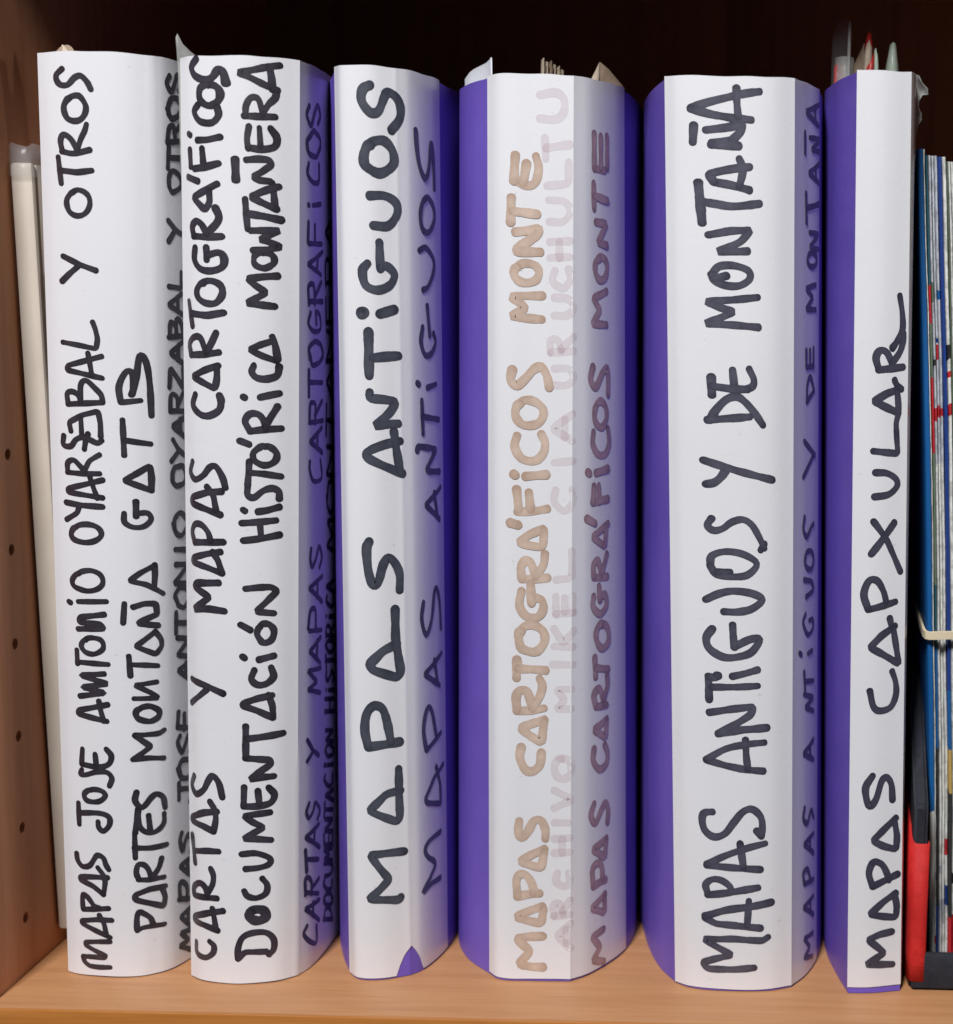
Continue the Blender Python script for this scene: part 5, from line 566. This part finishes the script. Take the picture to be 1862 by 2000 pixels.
W, GR, BLU, NAVY, TEAL, RED, YEL, BLK, GRN = (.74, .74, .71), (.42, .44, .47), (.008, .10, .30), (.012, .045, .22), (.02, .09, .12), (.50, .022, .03), (.50, .33, .09), (.03, .03, .03), (.13, .18, .12)
MAPX = [(.013, .0645), (.060, .0630), (.130, .0597), (.196, .0566), (.303, .0500)]
def mx_(z):
    for (a, xa), (c, xc) in zip(MAPX, MAPX[1:]):
        if z <= c: return xa + (xc - xa) * (z - a) / (c - a)
    return MAPX[-1][1]
mapdef = [  # offset, cover thickness, folds thickness, top, front y, cover stops, edge stops, speck, label
    (0.0, .0021, .0005, .3035, .0245, [(0, W), (.22, BLU)], [(0, W)], .1, 'folded map with a bright blue cover, next to the slim binder'),
    (.0029, .0010, .0034, .3015, .0262, [(0, NAVY), (.10, BLK), (.30, BLU), (.42, TEAL), (.50, GRN), (.66, RED), (.74, GRN), (.80, RED), (.85, TEAL)], [(0, W), (.64, LG), (.69, RED), (.70, LG)], .35, 'folded map with pale grey edge, dark and red print on its cover'),
    (.0074, .0014, .0015, .3010, .0255, [(0, RED), (.085, BLK), (.24, YEL), (.30, BLU), (.36, NAVY)], [(0, RED), (.085, W), (.69, RED), (.705, W)], .12, 'folded map with navy blue cover and white edge'),
    (.0105, .0005, .0022, .2995, .0262, [(0, GRN)], [(0, RED), (.085, W)], .2, 'plain white edged folded map between the navy one and the speckled one'),
    (.0134, .0008, .0034, .2990, .0240, [(0, GRN)], [(0, GR), (.3, LG), (.5, GR)], 1.0, 'folded map with dark speckled edge at the right side of the photo'),
    (.0180, .0006, .0034, .2980, .0262, [(0, W)], [(0, W)], .3, 'white folded map beyond the speckled one'),
]
for k, (dx, ct, th, top, yf, cst, est, spk, lab) in enumerate(mapdef):
    rr = random.Random(k + 40)
    R = root('folded_map', (.0645 + dx, yf, .0045), lab, 'map', 'folded maps standing in the magazine file')
    cm = print_mat('map_cover_print', cst, k, .0 if k in (0, 2) else .15)
    def sheet(name, xa, xb, mat, y0, wav, nz=70):
        V, F = [], []
        ys = [(0, .0003), (.0005, 0), (.012, 0), (.078, 0)]
        for i in range(nz + 1):
            z = .0047 + (top - .0047) * i / nz
            w = wav * (math.sin(i * .37 + k) * .5 + rr.uniform(-.5, .5) * .6)
            for (dy, ins) in ys:
                V.append((mx_(z) + dx + xa + ins + w * .4, y0 + dy + w, z))
            for (dy, ins) in reversed(ys):
                V.append((mx_(z) + dx + xb - ins + w * .4, y0 + dy + w, z))
        for i in range(nz):
            for j in range(8):
                a = i * 8 + j; c = i * 8 + (j + 1) % 8
                F.append((a, c, c + 8, a + 8))
        F.append(list(range(8))[::-1]); F.append([nz * 8 + j for j in range(8)])
        o = link(name, mesh(name, V, F, 40), mat)
        adopt(R, o)
        return o
    sheet('cover', 0, ct, cm, yf - .0004 * (k % 2), .00012)
    ns = max(1, round(th / .0013))
    step = th / ns
    for q in range(ns):
        es = []
        for p_, c_ in est:
            es.append((p_, c_))
            for _ in range(2):
                if rr.random() < .75:
                    q0 = p_ + rr.uniform(.02, .16)
                    nxt = min([e_[0] for e_ in est if e_[0] > p_] + [1.0])
                    if q0 + .03 < nxt:
                        es += [(q0, rr.choice([BLU, RED, BLK, GR, GRN, YEL, LG, NAVY])), (min(nxt - .004, q0 + rr.uniform(.006, .03)), c_)]
        es = sorted(es, key=lambda e_: e_[0])[:28]
        em = print_mat('map_edge_print', es, k * 3 + q + 11, max(spk, .45))
        sheet('map_fold', ct + .0001 + q * step, ct + (q + 1) * step - .00004, em, yf + .0009 * rr.random() + (.0008 if q % 2 else 0), .0006)

RUB = simple("natural_rubber", (.60, .50, .33), (.70, .60, .42), 80, .55, .2, .0004)
def ribbon_band(name, pts, hgt, th, mat):
    V, F = [], []
    n = len(pts)
    for i, p in enumerate(pts):
        a = pts[max(0, i - 1)]; c = pts[min(n - 1, i + 1)]
        t = Vector((c[0] - a[0], c[1] - a[1])).normalized(); nn = Vector((t.y, -t.x))
        for dz, dn in ((-.5, 0), (-.45, 1), (.45, 1), (.5, 0)):
            V.append((p[0] + nn.x * th * dn, p[1] + nn.y * th * dn, p[2] + hgt * dz))
    for i in range(n - 1):
        for j in range(4):
            a = i * 4 + j; c = i * 4 + (j + 1) % 4
            F.append((a, a + 4, c + 4, c))
    return link(name, mesh(name, V, F, 40), mat)
rbd = ribbon_band('rubber_band', [(.0605, .085, .1310), (.0596, .062, .1302), (.0590, .040, .1297), (.0589, .030, .1293), (.0590, .0250, .1288), (.0596, .0232, .1284), (.0606, .0227, .1283), (.066, .0222, .1287), (.073, .0222, .1290), (.081, .0225, .1292), (.0835, .0240, .1293), (.0840, .028, .1293), (.0840, .085, .1300)], .0031, .0009, RUB)
rbd['label'] = 'pale rubber band stretched round the folded maps in the magazine file'
rbd['category'] = 'rubber band'

# ------------------------------------------------------------------ papers and sleeves sticking out of the binders
KRAFT = simple("kraft_paper", (.24, .17, .115), (.33, .245, .17), 60, .75, .3, .0005)
KRAFTL = simple("pale_kraft_paper", (.46, .36, .26), (.56, .46, .35), 60, .75, .3, .0005)
WHITEP = simple("loose_white_paper", (.66, .68, .72), (.76, .78, .82), 60, .6, .3, .0005)
REDP = simple("red_print_paper", (.40, .018, .016), (.52, .03, .025), 60, .4, .2, .0005)
GREENP = simple("pale_green_film", (.42, .50, .40), (.60, .68, .57), 60, .35, .3, .0005)

def sheetobj(name, plan, zlow, tops, mat, th=.0004, rows=10, curl=0.0):
    """upright bent sheet: plan = list of (x, y), tops = height of each column"""
    V, F = [], []
    for (x, y), zt_ in zip(plan, tops):
        for r in range(rows + 1):
            t = r / rows
            z = zlow + (zt_ - zlow) * t
            V.append((x, y + curl * max(0, t - .6) ** 2, z))
    nr = rows + 1
    for k in range(len(plan) - 1):
        for r in range(rows):
            a = k * nr + r
            F.append((a, a + nr, a + nr + 1, a + 1))
    o = link(name, mesh(name, V, F, 50), mat)
    md = o.modifiers.new('t', 'SOLIDIFY'); md.thickness = th; md.offset = 0
    return o
def loose(o, lab, cat, group=None):
    o['label'] = lab; o['category'] = cat
    if group: o['group'] = group
    return o
def curve(a, b, n, bow):
    out = []
    for i in range(n):
        t = i / (n - 1)
        dx, dy = b[0] - a[0], b[1] - a[1]
        s = math.sin(math.pi * t) * bow
        out.append((a[0] + dx * t - dy * s, a[1] + dy * t + dx * s))
    return out

# 1: curled brown tab over the leftmost binder
R = root('paper_tab', (-.247, .013, .25), 'curled brown paper tab poking up behind the leftmost binder', 'paper')
m_, n_, b_ = nt('thin_film')
b_.inputs['Base Color'].default_value = (.55, .56, .54, 1); b_.inputs['Roughness'].default_value = .3
b_.inputs['Alpha'].default_value = .3
bump(n_, b_, noise(n_, 120, 3), .5, .001)
HAZY2 = m_
a_ = sheetobj('paper_fold', curve((-.2512, .0150), (-.2435, .0120), 9, .35), .25, [.3290, .3307, .3315, .3317, .3312, .3304, .3294, .3282, .3270], KRAFT, curl=.012)
a2 = sheetobj('paper_fold', curve((-.2505, .0185), (-.2445, .0160), 7, -.25), .25, [.3300, .3312, .3317, .3310, .3298, .3285, .3272], KRAFTL, curl=.010)
adopt(R, a_, a2)
# 2: pointed grey film corner
f_ = sheetobj('plastic_pocket', [(-.2052, .0075), (-.2047, .0078), (-.2032, .0085), (-.2012, .0098), (-.1990, .0115), (-.1965, .013)], .29, [.3330, .3345, .3312, .3290, .3272, .3255], CLOUDY, curl=-.01)
loose(f_, 'pointed grey plastic pocket corner poking up at the left of the CARTAS Y MAPAS binder', 'plastic pocket')
# 4: white torn sheet, brown maps, brown sheet
f_ = sheetobj('paper_sheet', curve((-.1140, .047), (-.1020, .0335), 12, .22), .25, [.3265, .3290, .3302, .3309, .3315, .3319, .3325, .3329, .3334, .3326, .3314, .3318], WHITEP, curl=-.02)
loose(f_, 'curled white sheet with torn edge at the upper left of the brown lettered binder', 'paper')
for k, (xa, xb, y, tp, mt) in enumerate([(-.0850, -.0815, .041, .3345, KRAFTL), (-.0826, -.0797, .044, .3340, KRAFT), (-.0800, -.0772, .046, .3325, KRAFTL)]):
    R = root('folded_map', ((xa + xb) / 2, y, .25), ['tallest kraft brown map fold above the brown lettered binder', 'middle kraft brown map fold above the brown lettered binder', 'rightmost low kraft brown map fold above the brown lettered binder'][k], 'map', 'brown maps poking out of the brown lettered binder')
    for q in range(2):
        c = curve((xa + q * .0011, y + q * .0022), (xb + q * .0010, y + .013), 6, .25)
        adopt(R, sheetobj('map_fold', c, .25, [tp - .0012 * q, tp - .0005, tp - .0012, tp - .0018, tp - .0026, tp - .0040], [mt, KRAFTL][q], curl=.006))
R = root('kraft_sheet', (-.062, .045, .25), 'slanted brown paper sheet corner at the right top of the brown lettered binder', 'paper')
adopt(R, sheetobj('paper_fold', [(-.0668, .038), (-.0656, .0392), (-.0645, .0405), (-.0615, .0415), (-.0590, .0425), (-.0565, .0435)], .25, [.3278, .3305, .3333, .3310, .3282, .3255], KRAFT, curl=.006),
      sheetobj('paper_fold', [(-.0672, .0376), (-.0658, .0386), (-.0647, .0398)], .25, [.3272, .3302, .3332], KRAFTL, curl=.006))
# 6: leaflets and clear pockets
def tube(name, cx, cy, rx, ry, z0, z1, mat, a0=0, a1=360, slant=0.0, th=.0003, flare=0.0, n=18):
    V, F = [], []
    rows = 8
    for k in range(n + 1):
        a = math.radians(a0 + (a1 - a0) * k / n)
        for r in range(rows + 1):
            t = r / rows
            g = 1 + flare * t
            V.append((cx + rx * g * math.cos(a), cy + ry * g * math.sin(a), z0 + (z1 - z0) * t + slant * math.cos(a) * t))
    nr = rows + 1
    for k in range(n):
        for r in range(rows):
            a = k * nr + r
            F.append((a, a + nr, a + nr + 1, a + 1))
    o = link(name, mesh(name, V, F, 60), mat)
    md = o.modifiers.new('t', 'SOLIDIFY'); md.thickness = th; md.offset = 0
    return o
f_ = sheetobj('leaflet', curve((.0205, .043), (.0236, .041), 6, .3), .27, [.3340, .3350, .3353, .3350, .3345, .3338], REDP)
loose(f_, 'red folded leaflet edge beside the rolled clear pocket of the slim binder', 'leaflet', )
f_ = tube('plastic_pocket', .0243, .046, .0034, .0055, .28, .3372, CLOUDY, 0, 350)
loose(f_, 'rolled cloudy plastic pocket standing out of the slim binder', 'plastic pocket')
R = root('clear_pocket', (.0235, .042, .28), 'tall clear plastic pocket with a bright wire-like edge above the slim binder', 'plastic pocket')
adopt(R, sheetobj('pocket_sheet', [(.0195, .043), (.0205, .0424), (.0225, .0418), (.0245, .0412), (.0253, .0410)], .28, [.3440, .3480, .3505, .3508, .3490], FILM, th=.0002),
      sheetobj('pocket_edge', [(.0251, .0404), (.0254, .0402), (.0258, .0402), (.0260, .0404)], .28, [.3485, .3494, .3493, .3480], CLOUDY, th=.0005))
R = root('folded_leaflet', (.0325, .040, .28), 'red and white folded leaflet with a pointed red tip above the slim binder', 'leaflet')
adopt(R, sheetobj('red_cover', [(.0312, .0395), (.0322, .0388), (.0333, .0386), (.0345, .0392)], .28, [.3300, .3335, .3352, .3385], REDP),
      sheetobj('white_page', [(.0311, .0405), (.0318, .0399), (.0328, .0396), (.0338, .0400)], .28, [.3375, .3412, .3430, .3400], KRAFTL),
      sheetobj('red_tip', [(.0314, .0411), (.0320, .0406), (.0327, .0404), (.0334, .0405), (.0341, .0411)], .28, [.3415, .3445, .3462, .3450, .3410], REDP))
f_ = sheetobj('paper_sheet', [(.0268, .044), (.0282, .0435), (.0295, .0430), (.0305, .0426), (.0312, .0422)], .28, [.3330, .3358, .3385, .3408, .3425], KRAFT, curl=.006)
loose(f_, 'slanted dull beige sheet just left of the red tipped leaflet', 'paper')
f_ = sheetobj('paper_strip', [(.0347, .0400), (.0352, .0392), (.0359, .0390), (.0363, .0396)], .28, [.3392, .3402, .3375, .3330], GREENP)
loose(f_, 'thin pale green strip just right of the red tipped leaflet', 'paper')
f_ = tube('rounded_tab', .0415, .043, .0026, .0042, .28, .3408, GREENP, 150, 395, th=.0004, flare=-.15)
for v in f_.data.vertices:
    t = max(0, (v.co.z - .33) / .0108)
    v.co.x = .0415 + (v.co.x - .0415) * (1 - .6 * t ** 3) ; v.co.z += .0015 * t ** 3 * (1 - abs(v.co.x - .0415) / .0026)
loose(f_, 'pale green rounded plastic tab at the right top of the slim binder', 'tab')
# crumpled film hanging at the right of binder 6
V, F = [], []
rr = random.Random(5)
nz, nx = 16, 6
for i in range(nz + 1):
    z = .296 + .034 * i / nz
    for j in range(nx + 1):
        t = j / nx
        reach = .0010 + .0040 * math.exp(-((z - .3245) / .0035) ** 2) + .0018 * math.exp(-((z - .314) / .003) ** 2)
        V.append((.0482 + reach * t + rr.uniform(-.0002, .0002), .020 + .008 * (1 - t) + rr.uniform(-.0005, .0005), z - .002 * t * (z > .322)))
for i in range(nz):
    for j in range(nx):
        a = i * (nx + 1) + j
        F.append((a, a + 1, a + nx + 2, a + nx + 1))
f_ = link('plastic_sleeve', mesh('plastic_sleeve', V, F, 60), HAZY2)
md = f_.modifiers.new('t', 'SOLIDIFY'); md.thickness = .0003
loose(f_, 'crumpled clear plastic flap sticking out at the upper right side of the slim binder', 'plastic sleeve')
